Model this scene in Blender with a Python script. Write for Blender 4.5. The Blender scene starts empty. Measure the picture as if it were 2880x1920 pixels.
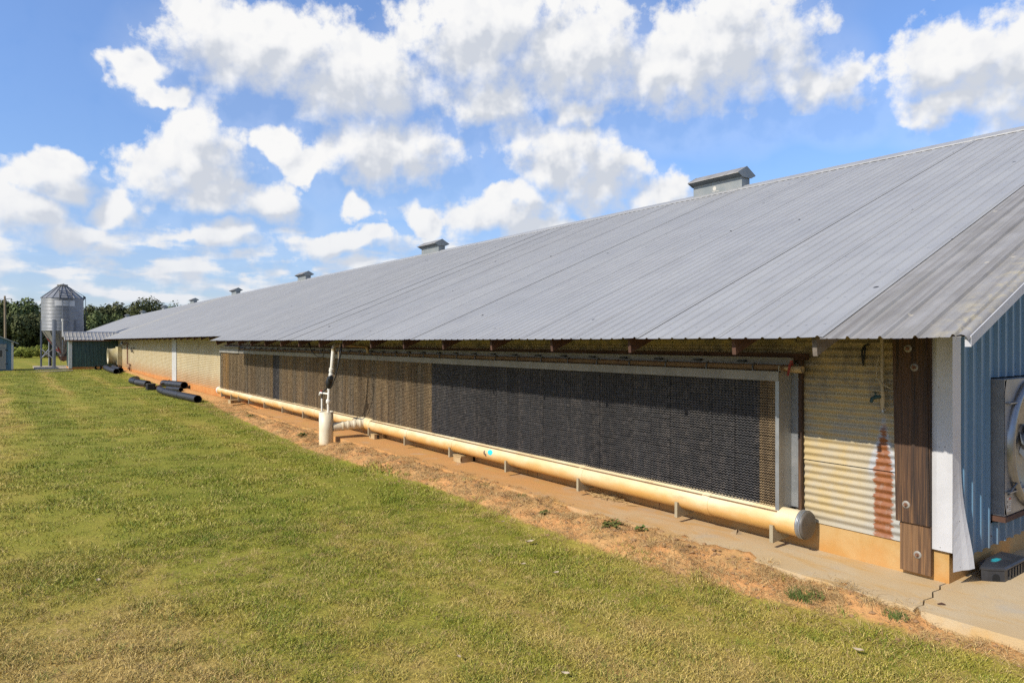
import bpy, math, random
import numpy as np
from mathutils import Vector, noise as mnoise
R = math.radians
rnd = random.Random(7)
nrng = np.random.default_rng(11)
scene = bpy.context.scene
col = scene.collection

# ------------------------------------------------------------------ camera
cam_d = bpy.data.cameras.new('camera')
cam_d.sensor_width = 36.0
cam_d.lens = 24.0
cam_d.clip_end = 3000
cam = bpy.data.objects.new('camera', cam_d)
col.objects.link(cam)
cam.location = (0, 0, 2.15)
cam.rotation_euler = (R(90), 0, R(-36.186))
scene.camera = cam
scene.view_settings.view_transform = 'Standard'
scene.view_settings.look = 'None'
scene.view_settings.gamma = 1.0
scene.view_settings.use_curve_mapping = False
scene.view_settings.exposure = 0.20
scene.cycles.use_adaptive_sampling = True
scene.cycles.adaptive_threshold = 0.015
scene.cycles.sample_clamp_indirect = 4.0
scene.cycles.use_denoising = False
scene.cycles.max_bounces = 4
scene.cycles.diffuse_bounces = 2
scene.cycles.glossy_bounces = 2

# ------------------------------------------------------------------ small node helper
class NT:
    def __init__(s, tree): s.t = tree; s.n = tree.nodes; s.l = tree.links
    def new(s, typ, **kw):
        n = s.n.new(typ)
        for k, v in kw.items(): setattr(n, k, v)
        return n
    def set(s, sock, v):
        if v is None: return
        if hasattr(v, 'is_output'): s.l.new(v, sock)
        else:
            if isinstance(v, (tuple, list)) and len(v) == 3 and sock.type == 'RGBA': v = (*v, 1)
            sock.default_value = v
    def math(s, op, a, b=None, clamp=False):
        n = s.new('ShaderNodeMath', operation=op); n.use_clamp = clamp
        s.set(n.inputs[0], a); s.set(n.inputs[1], b); return n.outputs[0]
    def vmath(s, op, a, b=None):
        n = s.new('ShaderNodeVectorMath', operation=op)
        s.set(n.inputs[0], a); s.set(n.inputs[1], b)
        return n.outputs['Value'] if op in ('LENGTH', 'DOT_PRODUCT', 'DISTANCE') else n.outputs[0]
    def pos(s): return s.new('ShaderNodeNewGeometry').outputs['Position']
    def sep(s, v):
        n = s.new('ShaderNodeSeparateXYZ'); s.set(n.inputs[0], v); return n.outputs
    def comb(s, x, y, z):
        n = s.new('ShaderNodeCombineXYZ')
        for i, v in enumerate((x, y, z)): s.set(n.inputs[i], v)
        return n.outputs[0]
    def noise(s, vec, scale, detail=5, rough=0.55, dist=0.0, dim='3D'):
        n = s.new('ShaderNodeTexNoise', noise_dimensions=dim)
        s.set(n.inputs['Vector'], vec); n.inputs['Scale'].default_value = scale
        n.inputs['Detail'].default_value = detail; n.inputs['Roughness'].default_value = rough
        n.inputs['Distortion'].default_value = dist
        return n.outputs['Fac']
    def smooth(s, v, a, b, lo=0.0, hi=1.0):
        n = s.new('ShaderNodeMapRange', interpolation_type='SMOOTHSTEP')
        s.set(n.inputs[0], v)
        for i, q in ((1, a), (2, b), (3, lo), (4, hi)): s.set(n.inputs[i], q)
        return n.outputs[0]
    def mix(s, f, a, b, mode='MIX'):
        n = s.new('ShaderNodeMix', data_type='RGBA', blend_type=mode)
        s.set(n.inputs[0], f); s.set(n.inputs[6], a); s.set(n.inputs[7], b); return n.outputs[2]
    def ramp(s, f, stops):
        n = s.new('ShaderNodeValToRGB'); s.set(n.inputs[0], f)
        e = n.color_ramp.elements
        while len(e) < len(stops): e.new(0.5)
        for i, (p, c) in enumerate(stops):
            e[i].position = p; e[i].color = (*c, 1)
        return n.outputs[0]

# ------------------------------------------------------------------ world: daylight sky with fair-weather cumulus
SUN_EL = 36.9
world = bpy.data.worlds.new('World'); scene.world = world; world.use_nodes = True
wt = NT(world.node_tree); wt.n.clear()
sky = wt.new('ShaderNodeTexSky', sky_type='NISHITA')
sky.sun_disc = False
sky.sun_elevation = R(SUN_EL)
sky.sun_rotation = R(-90)
sky.air_density = 1.0; sky.dust_density = 0.7; sky.ozone_density = 2.5; sky.altitude = 200
CLOUDS = [(0.28,0.384,0.126,0.055),(0.408,0.357,0.102,0.056),(0.596,0.422,0.121,0.062),(0.729,0.399,0.087,0.073),(0.943,0.389,0.095,0.066),(0.872,0.369,0.088,0.048),(1.054,0.333,0.062,0.036),(1.21,0.327,0.064,0.052),(1.278,0.303,0.058,0.059),(1.201,0.28,0.057,0.02),(0.596,0.334,0.07,0.036),(0.736,0.317,0.026,0.02),(0.704,0.258,0.076,0.053),(0.767,0.233,0.056,0.036),(0.854,0.205,0.042,0.03),(0.445,0.266,0.094,0.043),(0.208,0.259,0.046,0.043),(0.177,0.225,0.069,0.032),(0.214,0.204,0.06,0.028),(0.124,0.334,0.028,0.024),(0.165,0.312,0.034,0.013),(0.034,0.195,0.036,0.025),(0.108,0.167,0.042,0.022),(0.009,0.152,0.039,0.03),(0.048,0.13,0.05,0.021),(0.296,0.193,0.043,0.026),(0.302,0.254,0.032,0.022),(0.337,0.242,0.035,0.017),(0.241,0.143,0.05,0.02),(0.615,0.186,0.083,0.031),(0.414,0.191,0.026,0.02),(0.501,0.175,0.031,0.023),(0.396,0.139,0.067,0.017),(0.666,0.173,0.076,0.025)]
def cloud_group(name, fine):
    g = bpy.data.node_groups.new(name, 'ShaderNodeTree')
    g.interface.new_socket('az', in_out='INPUT', socket_type='NodeSocketFloat')
    g.interface.new_socket('el', in_out='INPUT', socket_type='NodeSocketFloat')
    g.interface.new_socket('field', in_out='OUTPUT', socket_type='NodeSocketFloat')
    t = NT(g); gi = t.new('NodeGroupInput'); go = t.new('NodeGroupOutput')
    az, el = gi.outputs[0], gi.outputs[1]
    p = t.comb(az, el, 0.0)
    # warp so that the outlines billow
    def warp(sc, amp, detail):
        n = t.new('ShaderNodeTexNoise', noise_dimensions='2D'); t.set(n.inputs['Vector'], p)
        n.inputs['Scale'].default_value = sc; n.inputs['Detail'].default_value = detail
        v = t.vmath('SUBTRACT', n.outputs['Color'], (0.5, 0.5, 0.5))
        return t.vmath('MULTIPLY', v, (amp, amp * 0.8, 0))
    q = t.vmath('ADD', p, warp(11, 0.075, 2 if fine else 1))
    if fine: q = t.vmath('ADD', q, warp(36, 0.030, 2))
    acc = None
    for (a, e, ra, re) in CLOUDS:
        if not fine and ra * re < 0.0009: continue
        n = t.new('ShaderNodeVectorMath', operation='MULTIPLY_ADD')
        t.set(n.inputs[0], q); n.inputs[1].default_value = (1 / ra, 1 / re, 0); n.inputs[2].default_value = (-a / ra, -e / re, 0)
        L = t.vmath('LENGTH', n.outputs[0])
        if acc is None: acc = L
        else:
            n = t.new('ShaderNodeMath', operation='SMOOTH_MIN'); t.set(n.inputs[0], acc); t.set(n.inputs[1], L); n.inputs[2].default_value = 0.28
            acc = n.outputs[0]
    blob = t.math('MULTIPLY', t.math('SUBTRACT', 1.30, acc), 1.4)
    # the rest of the sky, outside this view, carries the same kind of clouds
    out = t.math('SUBTRACT', t.math('MULTIPLY', t.math('SUBTRACT', t.noise(t.comb(az, t.math('MULTIPLY', el, 1.8), 8.0), 4.5, 2, dim='2D'), 0.5), 7.0), 0.7)
    side = t.smooth(t.math('ABSOLUTE', t.math('SUBTRACT', az, 0.63)), 0.74, 0.85)
    blob = t.math('MAXIMUM', blob, t.math('SUBTRACT', out, t.math('MULTIPLY', t.math('SUBTRACT', 1.0, side), 9.0)))
    # small far clouds in flat rows low over the horizon
    lowv = t.comb(t.math('ADD', az, 3.7), t.math('MULTIPLY', t.math('POWER', t.math('MAXIMUM', el, 0.0), 0.8), 2.9), 0.0)
    low = t.noise(lowv, 13.0, 4 if fine else 2, 0.5, 0.0, dim='2D')
    lowm = t.math('MULTIPLY', t.smooth(el, 0.015, 0.06), t.smooth(el, 0.24, 0.10))
    lowf = t.math('SUBTRACT', t.math('MULTIPLY', t.math('MULTIPLY', t.math('SUBTRACT', low, 0.37), 3.2), lowm), t.math('MULTIPLY', t.math('SUBTRACT', 1.0, lowm), 0.8))
    f = t.math('MAXIMUM', blob, lowf)
    if fine:
        n1 = t.noise(p, 24.0, 7, 0.60, 0.0, dim='2D')
        f = t.math('ADD', f, t.math('MULTIPLY', t.math('SUBTRACT', n1, 0.5), 1.9))
    g.links.new(f, go.inputs[0])
    return g
cg = cloud_group('cloud_field', True); cgs = cloud_group('cloud_bulk', False)
tc = wt.new('ShaderNodeTexCoord')
dx, dy, dz = wt.sep(tc.outputs['Generated'])[:3]
az = wt.math('ARCTAN2', dx, dy)
el = wt.math('ARCSINE', dz)
def field(daz, de, grp):
    n = wt.new('ShaderNodeGroup'); n.node_tree = grp
    wt.set(n.inputs[0], wt.math('ADD', az, daz) if daz else az); wt.set(n.inputs[1], wt.math('ADD', el, de) if de else el)
    return n.outputs[0]
f0 = field(0, 0, cg); f1 = field(-0.02, wt.math('ADD', 0.008, wt.math('MULTIPLY', el, 0.085)), cgs)
hz = wt.smooth(el, -0.01, 0.02)
# tops crisp, bases dissolving into the air
dens = wt.smooth(f0, wt.smooth(f1, 0.0, 0.9, -0.15, -0.50), wt.smooth(f1, -0.3, 0.9, 0.55, 1.30))
veil = wt.smooth(f1, -1.6, 0.3, 0.0, 0.22)
dens = wt.math('MULTIPLY', wt.math('MAXIMUM', dens, veil), hz)
puff = wt.noise(wt.comb(wt.math('ADD', az, 0.012), wt.math('ADD', el, -0.012), 0.0), 22.0, 3, 0.52, 0.0, dim='2D')
puff2 = wt.noise(wt.comb(az, el, 0.0), 22.0, 3, 0.52, 0.0, dim='2D')
lit = wt.math('MULTIPLY', wt.math('SUBTRACT', puff2, puff), 1.9)
shade = wt.math('ADD', wt.smooth(wt.math('SUBTRACT', f1, wt.math('MULTIPLY', f0, 0.34)), -0.40, 0.85), wt.math('MULTIPLY', lit, -1.0), clamp=True)
ccol = wt.ramp(shade, [(0.0, (1.0, 0.998, 0.992)), (0.40, (0.93, 0.938, 0.955)), (1.0, (0.66, 0.70, 0.775))])
# thin air light towards the horizon whitens the far clouds
ccol = wt.mix(wt.smooth(el, 0.26, 0.0, 0.0, 0.55), ccol, (0.72, 0.775, 0.87))
bg1 = wt.new('ShaderNodeBackground'); bg1.inputs[1].default_value = 0.13
hs = wt.new('ShaderNodeHueSaturation'); hs.inputs['Saturation'].default_value = 1.12; hs.inputs['Value'].default_value = 1.10
wt.l.new(sky.outputs[0], hs.inputs['Color']); wt.l.new(wt.mix(1.0, hs.outputs[0], wt.ramp(wt.smooth(el, 0.0, 0.42), [(0.0, (0.70, 0.74, 0.96)), (0.45, (0.82, 0.93, 1.12)), (1.0, (0.86, 1.03, 1.27))]), 'MULTIPLY'), bg1.inputs[0])
world.cycles.sampling_method = 'MANUAL'; world.cycles.sample_map_resolution = 512
bg2 = wt.new('ShaderNodeBackground'); wt.l.new(ccol, bg2.inputs[0]); bg2.inputs[1].default_value = 0.83
ms = wt.new('ShaderNodeMixShader'); wt.l.new(dens, ms.inputs[0]); wt.l.new(bg1.outputs[0], ms.inputs[1]); wt.l.new(bg2.outputs[0], ms.inputs[2])
wo = wt.new('ShaderNodeOutputWorld'); wt.l.new(ms.outputs[0], wo.inputs[0])

# ------------------------------------------------------------------ sun (light travels towards +x)
sun_d = bpy.data.lights.new('sun', 'SUN')
sun_d.energy = 5.0; sun_d.angle = R(0.53); sun_d.color = (1.0, 0.93, 0.82)
sun = bpy.data.objects.new('sun', sun_d); col.objects.link(sun)
sdir = Vector((math.cos(R(SUN_EL)), 0.045, -math.sin(R(SUN_EL))))
sun.rotation_euler = sdir.to_track_quat('-Z', 'Y').to_euler()
sun.location = (-20, 0, 20)

# ------------------------------------------------------------------ materials
MAT = {}
def mat(name, c1, c2=None, scale=4.0, rough=0.6, metal=0.0, bump=0.0, bscale=60.0, stretch=(1, 1, 1), var=0.0,
        spec=0.5, lo=0.35, hi=0.65, layers=None, detail=6, bdist=0.01, k=0.64):
    m = bpy.data.materials.new(name); m.use_nodes = True
    t = NT(m.node_tree); b = t.n['Principled BSDF']
    p = t.pos(); sp = t.vmath('MULTIPLY', p, stretch)
    c = None
    if c2 is not None:
        c = t.mix(t.smooth(t.noise(sp, scale, detail, 0.6), lo, hi), c1, c2)
    else:
        c = t.mix(t.noise(sp, scale, detail, 0.6), tuple(x * 0.88 for x in c1), tuple(min(1, x * 1.12) for x in c1))
    if layers: c = layers(t, p, c)
    c = t.mix(1.0, c, (k, k, k), 'MULTIPLY')
    if var:
        oi = t.new('ShaderNodeObjectInfo')
        h = t.new('ShaderNodeHueSaturation'); t.set(h.inputs['Color'], c)
        t.set(h.inputs['Value'], t.math('ADD', t.math('MULTIPLY', oi.outputs['Random'], 2 * var), 1 - var))
        c = h.outputs[0]
    t.set(b.inputs['Base Color'], c)
    rv = t.math('ADD', t.math('MULTIPLY', t.math('SUBTRACT', t.noise(sp, scale * 3, 4), 0.5), 0.25), rough, clamp=True)
    t.set(b.inputs['Roughness'], rv); b.inputs['Metallic'].default_value = metal
    b.inputs['Specular IOR Level'].default_value = spec
    if bump:
        bn = t.new('ShaderNodeBump'); bn.inputs['Strength'].default_value = bump; bn.inputs['Distance'].default_value = bdist
        t.set(bn.inputs['Height'], t.noise(sp, bscale, 4, 0.6)); t.l.new(bn.outputs[0], b.inputs['Normal'])
    MAT[name] = m
    return m

def clay(zlo, zhi, colr=(0.52, 0.20, 0.055), amount=1.0, nscale=3.0):
    """clay dust splashed up from the ground, strongest low down"""
    def f(t, p, c):
        z = t.sep(p)[2]
        n = t.noise(p, nscale, 6, 0.65)
        zz = t.math('ADD', z, t.math('MULTIPLY', t.math('SUBTRACT', n, 0.5), (zhi - zlo) * 1.4))
        k = t.math('MULTIPLY', t.smooth(zz, zhi, zlo), amount)
        return t.mix(k, c, colr)
    return f

def dots(colr=(0.05, 0.045, 0.04), sc=2.2, th=0.07, base=None):
    """droppings, dead leaves and screw heads scattered on sheet metal"""
    def f(t, p, c):
        if base: c = base(t, p, c)
        v = t.new('ShaderNodeTexVoronoi'); t.set(v.inputs['Vector'], p); v.inputs['Scale'].default_value = sc
        return t.mix(t.smooth(v.outputs['Distance'], th, th * 0.6), c, colr)
    return f

def roof_layers(t, p, c):
    st = t.noise(t.vmath('MULTIPLY', p, (0.35, 5.0, 0.35)), 1.0, 5, 0.6)
    c = t.mix(t.smooth(st, 0.42, 0.72, 0.0, 0.5), c, (0.50, 0.50, 0.48))
    bl = t.noise(p, 0.35, 4, 0.6)
    c = t.mix(t.smooth(bl, 0.4, 0.7, 0.0, 0.35), c, (0.37, 0.38, 0.395))
    x, y = t.sep(p)[:2]
    # screw heads in rows along the purlins
    fx = t.math('ABSOLUTE', t.math('SUBTRACT', t.math('FRACT', t.math('MULTIPLY', x, 1/0.66)), 0.5))
    fy = t.math('ABSOLUTE', t.math('SUBTRACT', t.math('FRACT', t.math('MULTIPLY', t.math('SUBTRACT', y, 3.05), 1/0.17)), 0.5))
    sc = t.math('MULTIPLY', t.smooth(fx, 0.022, 0.012), t.smooth(fy, 0.09, 0.05))
    c = t.mix(t.math('MULTIPLY', sc, 0.45), c, (0.16, 0.155, 0.15))
    rs = t.noise(t.vmath('MULTIPLY', p, (0.5, 2.2, 0.5)), 1.3, 7, 0.7)
    c = t.mix(t.smooth(rs, 0.60, 0.78, 0.0, 0.35), c, (0.33, 0.29, 0.24))
    return dots((0.06, 0.055, 0.05), 1.6, 0.05)(t, p, c)
mat('roof_metal', (0.395, 0.395, 0.392), (0.435, 0.435, 0.43), 1.5, 0.55, 0.08, 0.06, 90, (1, 1, 1), 0.03, layers=roof_layers, k=0.66)
def dirty_layers(t, p, c):
    st = t.noise(t.vmath('MULTIPLY', p, (0.4, 14.0, 0.4)), 1.0, 6, 0.65)
    c = t.mix(t.smooth(st, 0.4, 0.7, 0.0, 0.7), c, (0.22, 0.195, 0.165))
    y = t.sep(p)[1]
    n = t.noise(p, 9, 6, 0.7)
    c = t.mix(t.math('MULTIPLY', t.smooth(y, 2.35, 1.98), t.smooth(n, 0.45, 0.7)), c, (0.62, 0.54, 0.36))
    return dots((0.62, 0.56, 0.45), 2.6, 0.07)(t, p, c)
mat('dirty_roof_metal', (0.40, 0.38, 0.345), (0.47, 0.45, 0.42), 3, 0.55, 0.2, 0.05, 80, layers=dirty_layers)
mat('skylight_sheet', (0.50, 0.47, 0.38), (0.56, 0.52, 0.43), 2, 0.6)
mat('sheet_back', (0.22, 0.20, 0.17), None, 3, 0.8)
mat('galv', (0.40, 0.42, 0.43), (0.50, 0.51, 0.51), 5, 0.42, 0.55, 0.05, 60)
mat('galv_tan', (0.50, 0.46, 0.385), (0.60, 0.56, 0.475), 3, 0.40, 0.30, 0.08, 20, (1, 1, 0.4))
mat('galv_dull', (0.34, 0.315, 0.27), (0.43, 0.40, 0.345), 4, 0.6, 0.2, 0.05, 60)
mat('galv_dark', (0.17, 0.175, 0.18), (0.24, 0.24, 0.24), 4, 0.5, 0.4)
mat('vent_metal', (0.30, 0.33, 0.335), (0.37, 0.385, 0.375), 3, 0.5, 0.2, layers=clay(5.70, 5.95, (0.45, 0.40, 0.27), 0.5))
mat('vent_dark', (0.10, 0.12, 0.14), (0.14, 0.16, 0.18), 3, 0.6, 0.1)
def near_wall_layers(t, p, c):
    x, y, z = t.sep(p)[:3]
    # bare zinc showing through low down and near the tap
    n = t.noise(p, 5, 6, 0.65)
    c = t.mix(t.math('MULTIPLY', t.smooth(t.math('ADD', y, t.math('MULTIPLY', n, 0.3)), 3.62, 3.28), t.smooth(z, 1.35, 0.95, 0.0, 0.9)), c, (0.44, 0.44, 0.41))
    c = t.mix(t.math('MULTIPLY', t.smooth(z, 0.45, 0.33), 0.6), c, (0.44, 0.42, 0.36))
    # blotchy brown tint, stronger higher up the wall
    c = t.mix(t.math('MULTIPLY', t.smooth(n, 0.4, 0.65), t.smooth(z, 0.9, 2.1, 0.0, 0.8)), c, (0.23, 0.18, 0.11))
    # drip band bleached by the leaking tap, then rust with ragged edges
    rag = t.noise(t.comb(0.0, t.math('MULTIPLY', y, 10.0), t.math('MULTIPLY', z, 46.0)), 1.0, 4, 0.7)
    rag2 = t.math('MULTIPLY', t.math('SUBTRACT', rag, 0.5), 0.13)
    d = t.math('ABSOLUTE', t.math('SUBTRACT', y, t.math('SUBTRACT', 3.172, t.math('MULTIPLY', z, 0.01))))
    half = t.smooth(z, 1.47, 0.85, 0.0, 0.078)
    d2 = t.math('ADD', d, rag2)
    blea = t.math('MULTIPLY', t.smooth(t.math('SUBTRACT', d, t.math('MULTIPLY', half, 1.7)), 0.03, -0.01), t.math('MULTIPLY', t.smooth(z, 1.47, 1.40), t.smooth(z, 0.75, 1.0)))
    c = t.mix(t.math('MULTIPLY', blea, 0.6), c, (0.52, 0.57, 0.66))
    rust = t.math('MULTIPLY', t.smooth(t.math('SUBTRACT', d2, half), 0.016, -0.006), t.smooth(z, 1.40, 1.28))
    rust = t.math('MULTIPLY', rust, t.smooth(t.noise(p, 14, 5, 0.7), 0.28, 0.50, 0.7, 1.0))
    rc = t.mix(t.noise(p, 22, 5), (0.20, 0.060, 0.020), (0.46, 0.17, 0.05))
    return t.mix(rust, c, rc)
mat('near_wall_sheet', (0.60, 0.455, 0.215), (0.56, 0.475, 0.32), 5, 0.5, 0.1, 0.05, 30, (1, 1, 1), layers=near_wall_layers)
def far_wall_layers(t, p, c):
    z = t.sep(p)[2]
    n = t.noise(p, 1.4, 6, 0.65)
    k = t.smooth(t.math('ADD', z, t.math('MULTIPLY', t.math('SUBTRACT', n, 0.5), 0.5)), 1.0, 0.2, 0.0, 0.75)
    return t.mix(k, c, (0.56, 0.29, 0.10))
mat('far_wall_sheet', (0.62, 0.49, 0.27), (0.68, 0.56, 0.33), 1.5, 0.55, 0.1, layers=far_wall_layers, var=0.04)
mat('white_trim', (0.66, 0.66, 0.67), (0.72, 0.72, 0.73), 3, 0.4, layers=dots((0.16, 0.13, 0.10), 14, 0.09))
mat('white_paint', (0.74, 0.73, 0.70), (0.68, 0.66, 0.60), 3, 0.5)
mat('fascia_white', (0.66, 0.66, 0.67), (0.60, 0.60, 0.62), 3, 0.5)
mat('blue_sheet', (0.115, 0.255, 0.40), (0.15, 0.29, 0.43), 2.5, 0.42, 0.0, 0.03, 40, (1, 1, 0.4), layers=clay(0.15, 0.5, (0.30, 0.27, 0.22), 0.35))
mat('green_sheet', (0.035, 0.085, 0.075), (0.05, 0.105, 0.09), 2, 0.45)
mat('blue_wood', (0.07, 0.17, 0.27), (0.09, 0.21, 0.32), 3, 0.6, 0, 0.1, 30, (1, 1, 0.3))
mat('grey_wood', (0.34, 0.33, 0.31), (0.42, 0.40, 0.37), 3, 0.75, 0, 0.2, 40, (1, 1, 0.15))
def grain_shade(t, p, c):
    w = t.noise(t.vmath('MULTIPLY', p, (18, 52, 1.0)), 1.6, 6, 0.6, 0.8)
    z = t.sep(p)[2]
    c = t.mix(t.math('MULTIPLY', t.smooth(w, 0.46, 0.66, 0.0, 0.75), t.smooth(z, 1.4, 0.2, 0.35, 1.0)), c, (0.33, 0.165, 0.06))  # pale streaks fade upward: eave shade painted into the wood
    v = t.new('ShaderNodeTexVoronoi'); t.set(v.inputs['Vector'], t.vmath('MULTIPLY', p, (1, 1, 0.7))); v.inputs['Scale'].default_value = 2.1
    return t.mix(t.smooth(v.outputs['Distance'], 0.09, 0.05, 0.0, 0.8), c, (0.42, 0.17, 0.05))
mat('post_wood', (0.022, 0.012, 0.008), (0.10, 0.046, 0.020), 1.2, 0.75, 0, 0.35, 9, (6, 22, 0.5), layers=grain_shade, bdist=0.006)
mat('lit_post_wood', (0.10, 0.05, 0.022), (0.26, 0.14, 0.06), 1.2, 0.75, 0, 0.35, 9, (6, 22, 0.5), layers=grain_shade, bdist=0.006)  # sunlit copy of the post wood; the light is in its colour
mat('dark_wood', (0.075, 0.032, 0.018), (0.13, 0.06, 0.035), 3, 0.85, 0, 0.25, 20, (1, 1, 1))
mat('grey_rafter', (0.16, 0.13, 0.10), (0.24, 0.20, 0.16), 6, 0.85, 0, 0.2, 20, (0.4, 3, 3))
mat('raw_wood', (0.33, 0.20, 0.09), (0.24, 0.13, 0.06), 5, 0.8, 0, 0.2, 30)
mat('stem_concrete', (0.68, 0.45, 0.19), (0.60, 0.34, 0.10), 2.5, 0.85, 0, 0.25, 45, layers=clay(-0.2, 0.30, (0.66, 0.29, 0.06), 0.8))
mat('clay_stem', (0.66, 0.25, 0.055), (0.72, 0.33, 0.09), 1.5, 0.9, 0, 0.2, 30)
def slab_layers(t, p, c):
    x, y, z = t.sep(p)[:3]
    n = t.noise(t.vmath('MULTIPLY', p, (3.0, 0.9, 1)), 1.2, 7, 0.62, 0.4)
    k = t.math('MULTIPLY', t.smooth(t.math('ADD', y, t.math('MULTIPLY', t.math('SUBTRACT', n, 0.5), 9.0)), 3.5, 9.0, 0.12, 0.95), 1.0)
    c = t.mix(k, c, (0.74, 0.37, 0.11))
    c = t.mix(t.smooth(n, 0.50, 0.66, 0.0, 0.65), c, (0.72, 0.42, 0.12))
    c = t.mix(t.math('MULTIPLY', t.smooth(t.noise(p, 2.2, 6, 0.6), 0.55, 0.72), 0.5), c, (0.56, 0.50, 0.40))
    s = t.noise(p, 60, 3, 0.7)
    return t.mix(t.smooth(s, 0.60, 0.75, 0.0, 0.25), c, (0.32, 0.23, 0.13))
mat('slab_concrete', (0.70, 0.52, 0.28), (0.72, 0.58, 0.36), 1.6, 0.88, 0, 0.3, 70, layers=slab_layers)
mat('pad_concrete', (0.55, 0.47, 0.35), (0.48, 0.38, 0.26), 1.5, 0.9)
def pipe_layers(t, p, c):
    x, y, z = t.sep(p)[:3]
    n = t.noise(t.vmath('MULTIPLY', p, (2, 1.1, 3)), 1.3, 6, 0.65)
    k = t.smooth(t.math('ADD', z, t.math('MULTIPLY', t.math('SUBTRACT', n, 0.5), 0.26)), 0.375, 0.20)
    c = t.mix(t.math('MULTIPLY', k, 0.85), c, (0.66, 0.33, 0.055))
    c = t.mix(t.smooth(t.noise(p, 0.8, 4), 0.5, 0.62, 0.0, 0.35), c, (0.66, 0.46, 0.22))
    sm_ = t.noise(t.vmath('MULTIPLY', p, (3, 2.2, 9)), 1.6, 7, 0.7)
    c = t.mix(t.smooth(sm_, 0.55, 0.75, 0.0, 0.6), c, (0.40, 0.24, 0.10))
    # cyan paint dab and pen strokes by the splice
    def spot(cy, cz, ry, rz):
        return t.vmath('LENGTH', t.vmath('MULTIPLY', t.vmath('SUBTRACT', t.comb(0.0, y, z), (0, cy, cz)), (0, 1 / ry, 1 / rz)))
    nn = t.math('MULTIPLY', t.math('SUBTRACT', t.noise(p, 30, 3), 0.5), 0.5)
    c = t.mix(t.smooth(t.math('ADD', spot(9.33, 0.315, 0.075, 0.045), nn), 1.05, 0.85), c, (0.03, 0.60, 0.66))
    c = t.mix(t.smooth(spot(9.50, 0.29, 0.022, 0.04), 1.05, 0.9), c, (0.10, 0.07, 0.05))
    c = t.mix(t.smooth(spot(9.46, 0.255, 0.022, 0.03), 1.05, 0.9), c, (0.10, 0.07, 0.05))
    return c
mat('drain_pvc', (0.80, 0.64, 0.36), (0.84, 0.71, 0.46), 2, 0.45, layers=pipe_layers, k=0.8)
def sump_layers(t, p, c):
    x, y, z = t.sep(p)[:3]
    n = t.noise(t.vmath('MULTIPLY', p, (6, 6, 1)), 1.5, 5, 0.6)
    c = t.mix(t.smooth(n, 0.5, 0.68, 0.0, 0.6), c, (0.66, 0.47, 0.2))
    return t.mix(t.smooth(z, 0.0, -0.22, 0.0, 0.7), c, (0.60, 0.36, 0.12))
mat('sump_pvc', (0.78, 0.70, 0.52), (0.72, 0.63, 0.45), 2, 0.45, layers=sump_layers, k=0.85)
mat('pvc_white', (0.78, 0.76, 0.70), (0.72, 0.68, 0.58), 3, 0.4, k=0.9)
mat('pvc_tan', (0.46, 0.36, 0.20), (0.55, 0.44, 0.26), 6, 0.5)
mat('bracket_tan', (0.42, 0.35, 0.22), (0.50, 0.42, 0.27), 5, 0.6)
mat('cap_grey', (0.13, 0.115, 0.095), (0.18, 0.155, 0.125), 5, 0.5)
mat('black_plastic', (0.022, 0.023, 0.026), (0.035, 0.036, 0.04), 4, 0.38, layers=None)
mat('black_dusty', (0.028, 0.028, 0.03), (0.10, 0.085, 0.07), 3, 0.45, lo=0.5, hi=0.9)
mat('pipe_inside', (0.006, 0.006, 0.006), None, 4, 0.9)
mat('rubber', (0.015, 0.015, 0.016), None, 4, 0.6)
mat('red_plastic', (0.45, 0.06, 0.04), (0.36, 0.05, 0.035), 8, 0.5)
mat('faucet_green', (0.02, 0.07, 0.06), None, 8, 0.5)
mat('rusty_steel', (0.20, 0.085, 0.04), (0.30, 0.15, 0.08), 6, 0.75)
mat('brass', (0.42, 0.28, 0.10), None, 5, 0.5, 0.4)
mat('tan_plastic', (0.60, 0.42, 0.20), (0.66, 0.50, 0.27), 5, 0.6)
def bait_layers(t, p, c):
    x, y, z = t.sep(p)[:3]
    d = t.vmath('LENGTH', t.vmath('MULTIPLY', t.vmath('SUBTRACT', p, (7.36, 2.46, 0.125)), (1 / 0.10, 1 / 0.035, 10)))
    n = t.math('MULTIPLY', t.math('SUBTRACT', t.noise(p, 25, 4), 0.5), 0.9)
    return t.mix(t.smooth(t.math('ADD', d, n), 1.05, 0.5, 0.0, 0.9), c, (0.03, 0.50, 0.58))
mat('bait_black', (0.030, 0.032, 0.038), (0.05, 0.052, 0.058), 6, 0.40, layers=bait_layers)
mat('bin_metal', (0.36, 0.37, 0.385), (0.42, 0.43, 0.44), 2, 0.45, 0.35, layers=None, k=0.55)
mat('bin_dark', (0.06, 0.065, 0.075), None, 2, 0.5, 0.2)
mat('bin_hopper', (0.46, 0.44, 0.40), (0.52, 0.50, 0.46), 2, 0.45, 0.35)
mat('bin_leg', (0.22, 0.24, 0.27), (0.28, 0.30, 0.33), 2, 0.5, 0.4)
mat('sign_white', (0.72, 0.72, 0.72), None, 3, 0.5)
mat('logo_red', (0.55, 0.02, 0.02), None, 3, 0.5)
mat('cream_fan', (0.62, 0.52, 0.26), (0.68, 0.60, 0.38), 3, 0.5)
mat('fan_steel', (0.42, 0.44, 0.46), (0.52, 0.53, 0.54), 4, 0.32, 0.85, 0.04, 12, k=0.5)
mat('fan_side', (0.36, 0.365, 0.37), (0.44, 0.44, 0.44), 5, 0.42, 0.5)
mat('sticker', (0.70, 0.66, 0.58), None, 9, 0.5)
mat('sticker_red', (0.55, 0.12, 0.08), None, 9, 0.5)
mat('sticker_ink', (0.25, 0.22, 0.2), None, 9, 0.5)
mat('pole_wood', (0.30, 0.23, 0.15), (0.36, 0.28, 0.18), 2, 0.85)
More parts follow.
